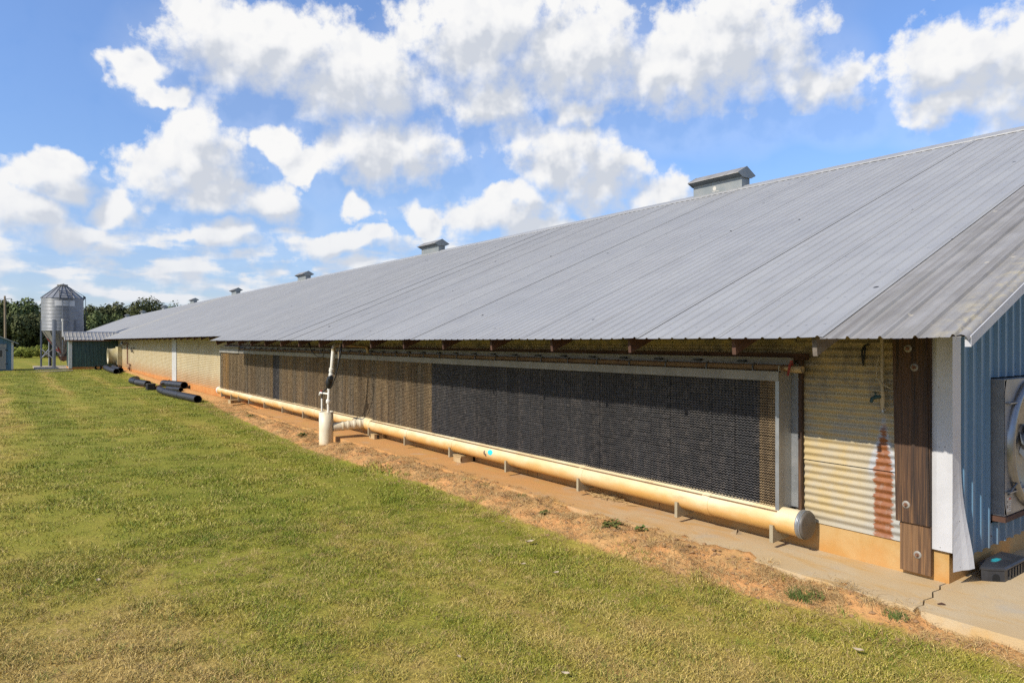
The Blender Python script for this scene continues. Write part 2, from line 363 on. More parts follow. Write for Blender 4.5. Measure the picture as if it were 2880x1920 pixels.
mat('bark', (0.09, 0.07, 0.05), (0.14, 0.11, 0.08), 2, 0.9)
mat('window_glass', (0.05, 0.06, 0.08), None, 2, 0.08)
mat('litter', (0.62, 0.50, 0.33), (0.45, 0.33, 0.19), 30, 0.7)
mat('stone', (0.46, 0.34, 0.2), (0.38, 0.27, 0.15), 12, 0.9)
def pad_mat(name, c1, c2, c3):
    def f(t, p, c):
        y, z = t.sep(p)[1:3]
        n = t.noise(t.comb(0.0, t.math('MULTIPLY', y, 9.0), t.math('MULTIPLY', z, 0.35)), 1.0, 5, 0.7)
        return t.mix(t.smooth(n, 0.40, 0.62, 0.0, 0.95), c, c3)
    mat(name, c1, c2, 14.0, 0.85, layers=f, var=0.11, spec=0.2, k=1.0)
pad_mat('pad_black', (0.060, 0.059, 0.060), (0.13, 0.118, 0.11), (0.075, 0.074, 0.076))
pad_mat('pad_brown', (0.26, 0.18, 0.098), (0.36, 0.265, 0.155), (0.17, 0.125, 0.08))
pad_mat('pad_orange', (0.42, 0.23, 0.075), (0.48, 0.30, 0.12), (0.30, 0.20, 0.11))
pad_mat('pad_grey', (0.23, 0.175, 0.11), (0.32, 0.25, 0.165), (0.15, 0.12, 0.085))

def lawn_group():
    g = bpy.data.node_groups.new('lawn_colour', 'ShaderNodeTree')
    g.interface.new_socket('colour', in_out='OUTPUT', socket_type='NodeSocketColor')
    g.interface.new_socket('dry', in_out='OUTPUT', socket_type='NodeSocketFloat')
    t = NT(g); go = t.new('NodeGroupOutput'); p = t.pos()
    x, y, z = t.sep(p)[:3]
    n1 = t.noise(p, 0.28, 4, 0.6); n2 = t.noise(p, 1.7, 6, 0.65)
    # mower tracks run along the barn
    st = t.noise(t.comb(t.math('ADD', t.math('MULTIPLY', x, 0.85), t.math('MULTIPLY', t.noise(p, 0.15, 2), 1.5)), t.math('MULTIPLY', y, 0.035), 0.0), 1.0, 3, 0.5)
    near = t.smooth(t.math('ADD', y, t.math('MULTIPLY', x, 0.25)), 11.5, 4.5, -0.06, 0.17)
    worn = t.smooth(t.math('ABSOLUTE', t.math('ADD', x, t.math('MULTIPLY', y, 0.03))), 1.3, 0.2, 0.0, 0.16)
    d = t.math('ADD', t.math('ADD', t.math('MULTIPLY', n1, 0.45), t.math('MULTIPLY', n2, 0.40)), t.math('ADD', t.math('MULTIPLY', st, 1.05), t.math('ADD', near, worn)))
    band = t.math('SINE', t.math('ADD', t.math('MULTIPLY', x, 2.9), t.math('MULTIPLY', t.noise(p, 0.12, 2), 5.0)))
    d = t.math('ADD', d, t.math('MULTIPLY', band, t.smooth(y, 5.0, 14.0, 0.015, 0.085)))
    d = t.smooth(d, 0.74, 1.32)
    c = t.ramp(d, [(0.0, (0.175, 0.205, 0.012)), (0.33, (0.245, 0.248, 0.022)), (0.66, (0.345, 0.285, 0.048)), (1.0, (0.45, 0.315, 0.10))])
    g.links.new(c, go.inputs[0]); g.links.new(d, go.inputs[1])
    return g
LG = lawn_group()
def ground_mat():
    m = bpy.data.materials.new('ground'); m.use_nodes = True; t = NT(m.node_tree); b = t.n['Principled BSDF']
    gn = t.new('ShaderNodeGroup'); gn.node_tree = LG
    p = t.pos()
    at = t.new('ShaderNodeAttribute'); at.attribute_name = 'soil'
    lawn = gn.outputs[0]
    fine = t.noise(p, 30, 6, 0.8)
    lawn = t.mix(t.smooth(fine, 0.3, 0.7), t.mix(1.0, lawn, (0.55, 0.50, 0.45), 'MULTIPLY'), t.mix(1.0, lawn, (1.25, 1.25, 1.2), 'MULTIPLY'))
    lawn = t.mix(0.25, lawn, (0.27, 0.20, 0.075))
    n = t.noise(p, 3.0, 7, 0.65)
    soil = t.mix(t.smooth(n, 0.35, 0.65), (0.55, 0.275, 0.105), (0.48, 0.285, 0.115))
    soil = t.mix(t.smooth(t.noise(p, 9, 6, 0.7), 0.48, 0.68, 0.0, 0.75), soil, (0.24, 0.155, 0.06))
    soil = t.mix(t.smooth(t.noise(p, 60, 3, 0.6), 0.6, 0.75, 0.0, 0.5), soil, (0.20, 0.125, 0.06))
    k = t.smooth(t.math('ADD', at.outputs['Fac'], t.math('MULTIPLY', t.math('SUBTRACT', t.noise(p, 4.5, 6, 0.7), 0.5), 0.7)), 0.35, 0.65)
    t.set(b.inputs['Base Color'], t.mix(k, lawn, soil)); b.inputs['Roughness'].default_value = 0.95
    b.inputs['Specular IOR Level'].default_value = 0.1
    bn = t.new('ShaderNodeBump'); bn.inputs['Strength'].default_value = 0.7; bn.inputs['Distance'].default_value = 0.03
    t.set(bn.inputs['Height'], t.noise(p, 22, 6, 0.7)); t.l.new(bn.outputs[0], b.inputs['Normal'])
    MAT['ground'] = m
ground_mat()
def blade_mat(name, straw):
    m = bpy.data.materials.new(name); m.use_nodes = True; t = NT(m.node_tree); b = t.n['Principled BSDF']
    oi = t.new('ShaderNodeObjectInfo'); rn = oi.outputs['Random']
    if straw:
        c = t.mix(rn, (0.56, 0.39, 0.17), (0.26, 0.16, 0.07))
    else:
        gn = t.new('ShaderNodeGroup'); gn.node_tree = LG
        c = gn.outputs[0]
        bl = t.noise(t.pos(), 85, 2, 0.6)
        c = t.mix(t.smooth(t.math('ADD', t.math('MULTIPLY', rn, 0.35), bl), 0.70, 0.86, 0.0, 0.85), c, (0.50, 0.37, 0.14))
        c = t.mix(t.smooth(rn, 0.3, 0.1, 0.0, 0.7), c, (0.095, 0.15, 0.015))
        h = t.new('ShaderNodeHueSaturation'); t.set(h.inputs['Color'], c)
        t.set(h.inputs['Value'], t.smooth(t.noise(t.pos(), 140, 1, 0.5), 0.32, 0.68, 0.45, 1.5))
        c = h.outputs[0]
    t.set(b.inputs['Base Color'], c); b.inputs['Roughness'].default_value = 0.6; b.inputs['Specular IOR Level'].default_value = 0.25
    MAT[name] = m
blade_mat('grass_blade', False); blade_mat('straw_blade', True)
def leaf_mat(name, a, b_, c_):
    m = bpy.data.materials.new(name); m.use_nodes = True; t = NT(m.node_tree); b = t.n['Principled BSDF']
    p = t.pos(); oi = t.new('ShaderNodeObjectInfo')
    c = t.mix(t.smooth(t.noise(p, 0.9, 4, 0.6), 0.35, 0.65), a, b_)
    c = t.mix(t.smooth(t.noise(p, 5, 3, 0.6), 0.5, 0.7, 0.0, 0.7), c, c_)
    h = t.new('ShaderNodeHueSaturation'); t.set(h.inputs['Color'], c)
    t.set(h.inputs['Hue'], t.math('ADD', 0.485, t.math('MULTIPLY', oi.outputs['Random'], 0.03)))
    t.set(h.inputs['Value'], t.math('ADD', 0.75, t.math('MULTIPLY', oi.outputs['Random'], 0.5)))
    t.set(b.inputs['Base Color'], h.outputs[0]); b.inputs['Roughness'].default_value = 0.65
    b.inputs['Specular IOR Level'].default_value = 0.2
    MAT[name] = m
leaf_mat('tree_leaf', (0.062, 0.080, 0.026), (0.090, 0.105, 0.032), (0.13, 0.13, 0.042))
leaf_mat('bush_leaf', (0.17, 0.20, 0.03), (0.24, 0.24, 0.04), (0.30, 0.27, 0.05))
leaf_mat('weed_leaf', (0.075, 0.105, 0.025), (0.11, 0.13, 0.03), (0.16, 0.16, 0.045))

# ------------------------------------------------------------------ mesh helper
class MB:
    def __init__(s): s.v = []; s.f = []; s.sm = []
    def add(s, vs, fs, smooth=False):
        o = len(s.v); s.v += [tuple(map(float, q)) for q in vs]
        for f in fs: s.f.append(tuple(i + o for i in f)); s.sm.append(smooth)
        return s
    def box(s, a, b):
        (x0, y0, z0), (x1, y1, z1) = a, b
        return s.add([(x0,y0,z0),(x1,y0,z0),(x1,y1,z0),(x0,y1,z0),(x0,y0,z1),(x1,y0,z1),(x1,y1,z1),(x0,y1,z1)],
                     [(0,3,2,1),(4,5,6,7),(0,1,5,4),(1,2,6,5),(2,3,7,6),(3,0,4,7)])
    def bar(s, p, q, w, h=None, up=(0, 0, 1)):
        p, q = Vector(p), Vector(q); h = h or w
        d = (q - p).normalized(); u = Vector(up)
        if abs(d.dot(u)) > 0.99: u = Vector((0, 1, 0))
        a = d.cross(u).normalized() * w / 2; b = a.cross(d).normalized() * h / 2
        vs = [p-a-b, p+a-b, p+a+b, p-a+b, q-a-b, q+a-b, q+a+b, q-a+b]
        return s.add(vs, [(0,1,2,3),(4,7,6,5),(0,4,5,1),(1,5,6,2),(2,6,7,3),(3,7,4,0)])
    def prism(s, poly, axis, a, b):
        """poly: 2-D points in the two other axes, extruded along axis from a to b"""
        def mk(p, t):
            if axis == 'x': return (t, p[0], p[1])
            if axis == 'y': return (p[0], t, p[1])
            return (p[0], p[1], t)
        n = len(poly)
        vs = [mk(p, a) for p in poly] + [mk(p, b) for p in poly]
        return s.add(vs, [tuple(range(n)), tuple(range(2*n-1, n-1, -1))] + [(i, i+n, (i+1) % n + n, (i+1) % n) for i in range(n)])
    def tube(s, pts, rad, n=12, cap=True, smooth=True):
        pts = [Vector(p) for p in pts]; m = len(pts)
        rs = rad if isinstance(rad, (list, tuple)) else [rad] * m
        vs = []; ref = None
        for i, p in enumerate(pts):
            d = (pts[min(i+1, m-1)] - pts[max(i-1, 0)]).normalized()
            if ref is None:
                ref = d.orthogonal().normalized()
            a = (ref - d * ref.dot(d)).normalized(); ref = a; b = d.cross(a)
            for k in range(n):
                an = 2 * math.pi * k / n
                vs.append(p + (a * math.cos(an) + b * math.sin(an)) * rs[i])
        fs = [(i*n+k, i*n+(k+1) % n, (i+1)*n+(k+1) % n, (i+1)*n+k) for i in range(m-1) for k in range(n)]
        s.add(vs, fs, smooth)
        if cap: s.add(vs[:n], [tuple(range(n-1, -1, -1))]); s.add(vs[-n:], [tuple(range(n))])
        return s
    def lathe(s, prof, c, axis='z', n=32, smooth=True):
        """prof: (radius, along axis)"""
        vs = []
        for r_, t in prof:
            for k in range(n):
                an = 2 * math.pi * k / n; a, b = r_ * math.cos(an), r_ * math.sin(an)
                q = {'z': (a, b, t), 'y': (a, t, b), 'x': (t, a, b)}[axis]
                vs.append((c[0]+q[0], c[1]+q[1], c[2]+q[2]))
        fs = [(i*n+k, i*n+(k+1) % n, (i+1)*n+(k+1) % n, (i+1)*n+k) for i in range(len(prof)-1) for k in range(n)]
        return s.add(vs, fs, smooth)
    def disc(s, c, r_, axis='x', n=20):
        vs = []
        for k in range(n):
            an = 2*math.pi*k/n; a, b = r_*math.cos(an), r_*math.sin(an)
            q = {'z': (a, b, 0), 'y': (a, 0, b), 'x': (0, a, b)}[axis]
            vs.append((c[0]+q[0], c[1]+q[1], c[2]+q[2]))
        return s.add(vs, [tuple(range(n))])
    def mesh(s, name, origin=(0, 0, 0)):
        me = bpy.data.meshes.new(name)
        me.from_pydata([(a-origin[0], b-origin[1], c-origin[2]) for a, b, c in s.v], [], s.f)
        me.polygons.foreach_set('use_smooth', s.sm)
        me.update(); return me
W = {}
def tag(o, label=None, cat=None, group=None, kind=None):
    if label: o['label'] = label
    if cat: o['category'] = cat
    if group: o['group'] = group
    if kind: o['kind'] = kind
    return o
def thing(name, loc, label, cat, group=None):
    o = bpy.data.objects.new(name, None); o.empty_display_size = 0.2
    col.objects.link(o); o.location = loc; W[o.name] = Vector(loc)
    return tag(o, label, cat, group)
def obj(name, src, m, parent=None, loc=None, label=None, smooth_angle=None):
    """src: MB in world coordinates (loc None) or MB / mesh in local coordinates placed at world loc"""
    pw = W[parent.name] if parent else Vector((0, 0, 0))
    if isinstance(src, MB):
        me = src.mesh(name, tuple(pw) if loc is None else (0, 0, 0))
    else: me = src
    o = bpy.data.objects.new(name, me); col.objects.link(o)
    if parent: o.parent = parent
    if loc is not None: o.location = Vector(loc) - pw
    W[o.name] = pw if loc is None else Vector(loc)
    mm = MAT[m] if isinstance(m, str) else m
    if not me.materials: me.materials.append(mm)
    elif me.materials[0] != mm:
        o.material_slots[0].link = 'OBJECT'; o.material_slots[0].material = mm
    if label: o['label'] = label
    return o
def arc(c, r_, a0, a1, n):
    return [(c[0] + r_*math.cos(a0 + (a1-a0)*i/n), c[1] + r_*math.sin(a0 + (a1-a0)*i/n)) for i in range(n+1)]
def sm(a, b, v):
    t = min(1, max(0, (v-a)/(b-a))); return t*t*(3-2*t)

# ================================================================== GROUND
EDGE = [(-5, 6.2), (1.7, 5.72), (2.7, 5.5), (3.5, 5.36), (4.4, 5.24), (5.7, 5.18), (7.4, 5.2), (9.3, 5.3), (11.4, 5.18), (13.6, 5.08), (18.2, 5.22), (22, 5.5), (28, 5.95), (36, 6.0), (45, 6.1), (63, 6.3), (200, 6.4)]
EY = [e[0] for e in EDGE]; EX = [e[1] for e in EDGE]
def edge_x(y): return float(np.interp(y, EY, EX))
def fbm(x, y, s, o=4):
    return mnoise.fractal(Vector((x*s, y*s, 0.37)), 0.6, 2.0, o)
def ground_z(x, y):
    base = -0.16 + 0.17*sm(30, 60, y)
    z = base + 0.02*fbm(x, y, 0.3, 3)
    e = edge_x(y)
    if y < 23:
        up = sm(e-0.25, e+0.45, x) * (1 - sm(22, 23.5, y))
        gap = math.exp(-((y-14.75)/0.55)**2)          # trodden hollow round the sump
        z += up*(0.135 - 0.13*gap) + up*(1-gap*0.7)*0.055*fbm(x, y, 2.3, 5) + up*0.02*fbm(x, y, 9, 3)
        if y < 2.9: z -= up*0.05*sm(2.9, 2.2, y)
        z -= 0.30*sm(6.0, 6.12, x)
    else:
        up = sm(e-0.3, 6.6, x)*sm(22.5, 25, y)
        z += up*(0.11 + 0.02*fbm(x, y, 1.5, 4))
        z -= 0.3*sm(6.74, 6.9, x)
    return z
def spread(parts):
    out = []
    for a, b, st in parts:
        n = max(1, int(round((b-a)/st))); out += [a+(b-a)*i/n for i in range(n)]
    return out + [parts[-1][1]]
xs = spread([(-700, -100, 60), (-100, -20, 8), (-20, -6, 1.0), (-6, 4.6, 0.3), (4.6, 6.2, 0.055), (6.2, 7.4, 0.15), (7.4, 30, 2.0), (30, 120, 10), (120, 700, 80)])
ys = spread([(-300, -20, 40), (-20, 0, 2), (0, 17, 0.075), (17, 30, 0.18), (30, 64, 0.5), (64, 160, 4), (160, 900, 60)])
gv = []; soil = []
for y in ys:
    for x in xs:
        gv.append((x, y, ground_z(x, y)))
        e = edge_x(y)
        s_ = sm(e-0.22, e+0.22, x) if x < 30 else 0.0
        if y < 3.2: s_ *= 0.75
        if y > 26 and x > 0: s_ = s_*0.75
        # bare scuffs in the near lawn and the rut by the black pipes
        s_ = max(s_, 0.62*math.exp(-((x-1.3)/0.5)**2-((y-4.6)/0.25)**2), 0.55*math.exp(-((x+0.15)/0.45)**2-((y-5.2)/0.3)**2), 0.5*math.exp(-((x-3.4)/0.4)**2-((y-3.4)/0.3)**2),
                 0.8*math.exp(-((y-38.6)/0.5)**2)*sm(3.0, 4.6, x)*(x < 7))
        soil.append(s_)
nx = len(xs)
gf = [(j*nx+i, j*nx+i+1, (j+1)*nx+i+1, (j+1)*nx+i) for j in range(len(ys)-1) for i in range(nx-1)]
gm = bpy.data.meshes.new('ground'); gm.from_pydata(gv, [], gf)
gm.polygons.foreach_set('use_smooth', [True]*len(gf))
a_ = gm.attributes.new('soil', 'FLOAT', 'POINT'); a_.data.foreach_set('value', soil)
ground = obj('ground', gm, 'ground'); tag(ground, kind='structure')

# concrete apron along the wall, in two pours parted by a crack
crack = [(5.86, 2.50), (5.93, 2.53), (6.0, 2.515), (6.12, 2.56), (6.25, 2.545), (6.38, 2.60), (6.5, 2.59), (6.6, 2.63), (6.72, 2.62)]
def slab(name, poly, z0=-0.13, z1=0.0):
    return obj(name, MB().prism(poly, 'z', z0, z1), 'slab_concrete')
wob = [(5.88 + 0.012*math.sin(y*1.7), y) for y in np.arange(2.6, 22.3, 0.7)]
ap = slab('pavement', [(x, y+0.006+0.02*(i == 0)) for i, (x, y) in enumerate(crack)][::-1] + [(5.86, 2.56)] + wob + [(5.88, 22.3), (6.80, 22.3), (6.80, 2.66)])
tag(ap, kind='structure')
ap2 = slab('pavement', [(x, y-0.006-0.02*(i == 0)) for i, (x, y) in enumerate(crack)] + [(7.0, 2.60), (24, 2.60), (24, -6), (5.9, -6), (5.885, 1.5), (5.86, 2.46)])
tag(ap2, kind='structure')

# ================================================================== POULTRY BARN
EAVE, EAVE2, RIDGE, SL = 5.33, 5.70, 14.47, 0.41
def roof_z(x): return 2.176 + SL*(min(x, 2*RIDGE-x) - EAVE)
YG, YEND = 2.57, 146.2
barn = thing('poultry_barn', (6.7, 2.6, 0), 'long low poultry barn with grey metal roof and blue gable end', 'barn')
slope_len = lambda e: math.hypot(RIDGE-e, (RIDGE-e)*SL)
CA = 1/math.hypot(1, SL); SA = SL*CA
def sheet_profile(width, nrib, h=0.013, minor=False, lap=0.008):
    pitch = width/nrib; pr = [(0.0, lap), (0.012, lap)]
    pr = []
    for k in range(nrib):
        c = pitch*(k+0.06) + 0.02
        pr += [(c-0.020, 0), (c-0.006, h), (c+0.006, h), (c+0.020, 0)]
        if minor:
            for q in (0.35, 0.68): pr += [(c+pitch*q-0.012, 0), (c+pitch*q, 0.005), (c+pitch*q+0.012, 0)]
    pr = [(-0.012, lap*0.6), (-0.006, lap)] + [(a, b+lap*max(0, 1-a/0.35)) for a, b in pr] + [(width+0.02, 0.0)]
    return pr
def roof_sheet_mesh(name, e, width, nrib, **kw):
    """local: origin on the eave, y along the barn, slope rising in +x"""
    mb = MB(); pr = sheet_profile(width, nrib, **kw); L = slope_len(e)
    n = len(pr)
    ends = []
    for s_ in (0.0, L):
        ends += [(s_*CA - h*SA, y, s_*SA + h*CA) for y, h in pr]
    mb.add(ends, [(i, i+1, n+i+1, n+i) for i in range(n-1)])
    return mb.mesh(name)
PW = 1.02
long_m = [roof_sheet_mesh('roof_panel', EAVE, PW, 6, lap=l) for l in (0.004, 0.007, 0.012)]
short_m = [roof_sheet_mesh('roof_panel', EAVE2, PW, 6, lap=l) for l in (0.003, 0.006, 0.010)]
npan = int((YEND-3.01)/PW)
for i in range(npan):
    y = 3.01 + i*PW
    lng = i < 21
    e = EAVE if lng else EAVE2
    me = (long_m if lng else short_m)[rnd.choice((0, 0, 1, 1, 2)) if i > 0 else 2]
    mm = 'skylight_sheet' if i == 57 else 'roof_metal'
    o = obj('roof_panel', me, mm, barn, (e, y, roof_z(e) + 0.0015*rnd.random()))
    o.rotation_euler = (0, R(rnd.uniform(-0.012, 0.012)), R(rnd.uniform(-0.02, 0.02)))
obj('roof_panel', roof_sheet_mesh('dirty_roof_panel', EAVE-0.01, 1.0, 4, h=0.022, minor=True, lap=0.01), 'dirty_roof_metal', barn, (EAVE-0.01, 2.0, roof_z(EAVE)-0.004), label='brown stained roof sheet at the gable edge')
# far slope
b = MB(); prb = []
for y in np.arange(2.0, YEND, 0.17):
    prb += [(y, 0), (y+0.02, 0.02), (y+0.04, 0.02), (y+0.06, 0)]
n = len(prb); xb = 2*RIDGE-EAVE
b.add([(RIDGE, y, roof_z(RIDGE)+h) for y, h in prb] + [(xb, y, roof_z(EAVE)+h) for y, h in prb], [(i, n+i, n+i+1, i+1) for i in range(n-1)])
obj('far_roof_slope', b, 'roof_metal', barn)
# ridge cap in lapped lengths: stands off the ribs so the pans show as dark slots below it
cap_len = 3.06
cm = MB(); zr = roof_z(RIDGE)
cp = [(-0.30, -0.30*SL+0.012), (-0.295, -0.30*SL+0.036), (-0.03, -0.0+0.032), (0, 0.045), (0.03, 0.032), (0.295, -0.30*SL+0.036), (0.30, -0.30*SL+0.012)]
cm.add([(x, 0, z) for x, z in cp] + [(x, cap_len+0.02, z+0.002) for x, z in cp], [(i, i+1, 7+i+1, 7+i) for i in range(6)])
cap_me = cm.mesh('ridge_cap')
y = 1.98
while y < YEND-2:
    obj('ridge_cap', cap_me, 'roof_metal', barn, (RIDGE, y, zr)); y += cap_len
# rake board, its curled edge trim and the end block
mb = MB(); fb = []
x0, x1 = EAVE+0.03, RIDGE
mb.add([(x0, 1.938, roof_z(x0)-0.075), (x1, 1.938, roof_z(x1)-0.075), (x1, 1.938, roof_z(x1)+0.0), (x0, 1.938, roof_z(x0)+0.0),
        (x0, 1.978, roof_z(x0)-0.075), (x1, 1.978, roof_z(x1)-0.075), (x1, 1.978, roof_z(x1)+0.0), (x0, 1.978, roof_z(x0)+0.0)],
       [(0,1,2,3),(4,7,6,5),(0,4,5,1),(3,2,6,7),(0,3,7,4),(1,5,6,2)])
obj('rake_board', mb, 'fascia_white', barn)
mb = MB(); cur = [(2.03, 0.008), (2.005, 0.024), (1.985, 0.028), (1.965, 0.022), (1.95, 0.006), (1.94, -0.012)]
n = len(cur)
mb.add([(EAVE-0.012, y, roof_z(EAVE)-0.005+h) for y, h in cur] + [(RIDGE, y, roof_z(RIDGE)+h) for y, h in cur], [(i, n+i, n+i+1, i+1) for i in range(n-1)], True)
obj('rake_trim', mb, 'dirty_roof_metal', barn)
mb = MB()
mb.add([(2*RIDGE-x0, 1.94, roof_z(x0)-0.10), (x1, 1.94, roof_z(x1)-0.10), (x1, 1.94, roof_z(x1)), (2*RIDGE-x0, 1.94, roof_z(x0)),
        (2*RIDGE-x0, 1.98, roof_z(x0)-0.10), (x1, 1.98, roof_z(x1)-0.10), (x1, 1.98, roof_z(x1)), (2*RIDGE-x0, 1.98, roof_z(x0))],
       [(0,1,2,3),(4,7,6,5),(0,4,5,1),(3,2,6,7),(0,3,7,4),(1,5,6,2)])
obj('rake_board', mb, 'fascia_white', barn)
# rafter tails
def tail(xs_, y, m, dep=0.15, xe=6.95):
    mb = MB(); w = 0.02
    prof = [(xs_, roof_z(xs_)-0.012), (xs_+0.02, roof_z(xs_)-dep), (xe, roof_z(xe)-dep-0.02), (xe, roof_z(xe)-0.012)]
    mb.prism(prof, 'y', y-w, y+w)
    return obj('rafter_tail', mb, m, barn)
for k in range(17):
    tail(EAVE+0.10, 2.59 + 0.53*(k == 0) + 1.338*k if k else 3.13, 'grey_rafter' if k == 0 else 'dark_wood', 0.19)
yy = 25.3
while yy < 61:
    tail(EAVE2+0.07, yy, 'dark_wood', 0.15); yy += 1.338
# purlin under the eave
obj('purlin', MB().box((EAVE+0.16, 2.02, roof_z(EAVE+0.16)-0.055), (EAVE+0.20, 24.4, roof_z(EAVE+0.16)-0.02)), 'dark_wood', barn)
obj('purlin', MB().box((EAVE2+0.14, 24.5, roof_z(EAVE2+0.14)-0.055), (EAVE2+0.18, 62, roof_z(EAVE2+0.14)-0.02)), 'dark_wood', barn)
# corrugated wall sheets
def corr_sheet(ylen, z0, z1, amp=0.0095, pitch=0.0755, ph=0.0):
    mb = MB(); nn = int((z1-z0)/pitch*6); vs = []
    for i in range(nn+1):
        z = z0 + (z1-z0)*i/nn; x = -amp*math.cos(2*math.pi*(z-z0)/pitch+ph)
        vs += [(x, 0, z), (x, ylen, z)]
    mb.add(vs, [(2*i, 2*i+2, 2*i+3, 2*i+1) for i in range(nn)], True)
    return mb.mesh('wall_sheet')
XW = 6.70
m_low, m_up = corr_sheet(1.40, 0.285, 0.945), corr_sheet(1.40, 0.925, 2.70)
obj('wall_sheet', m_low, 'near_wall_sheet', barn, (XW+0.004, 2.66, 0), label='tan sheet with bare zinc and a rust streak')
obj('wall_sheet', m_up, 'near_wall_sheet', barn, (XW-0.004, 2.66, 0))
m_hi = corr_sheet(2.46, 1.93, 2.70)
y = 4.062
while y < 27.0:
    obj('wall_sheet', m_hi, 'near_wall_sheet', barn, (XW+0.001*rnd.random(), y, 0)); y += 2.44
m_far = corr_sheet(2.42, 0.22, 2.70)
for y in [27.9 + 2.5*k for k in range(4)] + [39.0 + 2.4*k for k in range(10)]:
    o = obj('wall_sheet', m_far, 'far_wall_sheet', barn, (XW+0.004*rnd.random(), y, 0))
    if y < 38: o.scale = (1, 1.03, 1)
obj('wall_flashing', MB().box((XW-0.03, 37.85, 0.12), (XW-0.012, 39.0, 2.62)), 'white_paint', barn)
# wall core, concrete stem and closing walls
obj('wall_core', MB().box((XW+0.03, 2.68, 0.05), (XW+0.12, YEND-0.3, 2.66)), 'sheet_back', barn)
obj('wall_core', MB().box((2*RIDGE-XW-0.1, 2.68, -0.2), (2*RIDGE-XW, YEND-0.3, 2.66)), 'far_wall_sheet', barn)
obj('stem_wall', MB().box((XW+0.012, 2.60, -0.12), (XW+0.16, 22.3, 0.30)), 'stem_concrete', barn)
obj('stem_wall', MB().box((XW+0.008, 22.304, -0.25), (XW+0.16, YEND-0.3, 0.27)), 'clay_stem', barn)
obj('stem_wall', MB().box((XW+0.165, 2.60, -0.12), (2*RIDGE-XW, 2.72, 0.24)), 'stem_concrete', barn)
mb = MB(); mb.prism([(XW, -0.2), (2*RIDGE-XW, -0.2), (2*RIDGE-XW, 2.6), (RIDGE, zr-0.15), (XW, 2.6)], 'y', YEND-0.3, YEND-0.2)
obj('far_gable', mb, 'far_wall_sheet', barn)
# blue gable sheets
def gable_sheet(xa, xb_, z0, z1=None, m='blue_sheet'):
    mb = MB(); pr = []; k = xa + 0.145
    pr.append((xa, 0))
    while k < xb_-0.03:
        pr += [(k-0.030, 0), (k-0.013, 0.028), (k+0.013, 0.028), (k+0.030, 0)]; k += 0.1905
    pr.append((xb_+0.01, 0)); n = len(pr)
    top = [z1 if z1 else roof_z(x)-0.06 for x, _ in pr]
    mb.add([(x, YG-h, z0) for x, h in pr] + [(x, YG-h, top[i]) for i, (x, h) in enumerate(pr)], [(i, i+1, n+i+1, n+i) for i in range(n-1)])
    o = obj('gable_sheet', mb, m, barn)
    s = MB(); k = xa+0.05
    zz = z0+0.09
    for (x, h) in [q for q in pr if q[1] == 0][1::2]:
        for zq in ((zz, 1.45) if not z1 else (zz,)):
            s.lathe([(0.0005, -0.010), (0.008, -0.008), (0.009, 0.0)], (x+0.03, YG, zq), 'y', 6, False)
    obj('screw', s, 'rusty_steel', o)
    return o
FX0, FX1, FZ0, FZ1 = 7.55, 8.93, 0.50, 1.79
gable_sheet(6.745, 7.52, 0.20)
gable_sheet(7.522, 8.48, FZ1+0.015); gable_sheet(8.49, 9.45, FZ1+0.015)
gable_sheet(7.522, 8.48, 0.20, FZ0-0.09); gable_sheet(8.49, 9.0, 0.20, FZ0-0.09)
gable_sheet(9.0, 9.45, 0.20, FZ1+0.01)
x = 9.46
while x < 22.1:
    gable_sheet(x, min(x+0.95, 22.15), 0.20); x += 0.96
obj('gable_core', MB().prism([(XW+0.13, 0.1), (2*RIDGE-XW-0.13, 0.1), (2*RIDGE-XW-0.13, 2.55), (RIDGE, zr-0.2), (XW+0.13, 2.55)], 'y', YG+0.10, YG+0.14), 'sheet_back', barn)
# white corner flashing: two legs, the lower end of the gable leg sprung loose
tm = MB(); rows = 14; vs = []
for i in range(rows+1):
    z = 0.29 + (2.56-0.29)*i/rows; bow = 0.006*math.sin(z*5)
    vs += [(XW-0.032, 2.725, z), (XW-0.040+bow, 2.68, z), (XW-0.034, 2.60, z), (XW-0.034, 2.556, z)]
tm.add(vs, [(4*i+k, 4*i+k+1, 4*i+5+k, 4*i+4+k) for i in range(rows) for k in range(3)])
tr = obj('corner_trim', tm, 'white_trim', barn)
t2 = MB(); vs = []; rows = 22
for i in range(rows+1):
    z = 0.13 + (2.50-0.13)*i/rows
    fl = sm(1.35, 0.05, z)**2.2
    a = (XW-0.034 - 0.02*fl, 2.556 - 0.012*fl, z); 
    b1 = (XW+0.055 - 0.015*fl, 2.553-0.05*fl, z+0.01*fl); b2 = (XW+0.085+0.01*fl, 2.551-0.080*fl, z+0.012*fl); c = (XW+0.13+0.02*fl, 2.552-0.105*fl, z+0.02*fl)
    vs += [a, b1, b2, c]
t2.add(vs, [(4*i+k, 4*i+k+1, 4*i+5+k, 4*i+4+k) for i in range(rows) for k in range(3)])
obj('corner_trim', t2, 'white_trim', barn, label='white flashing leg bent outward at its loose lower end')
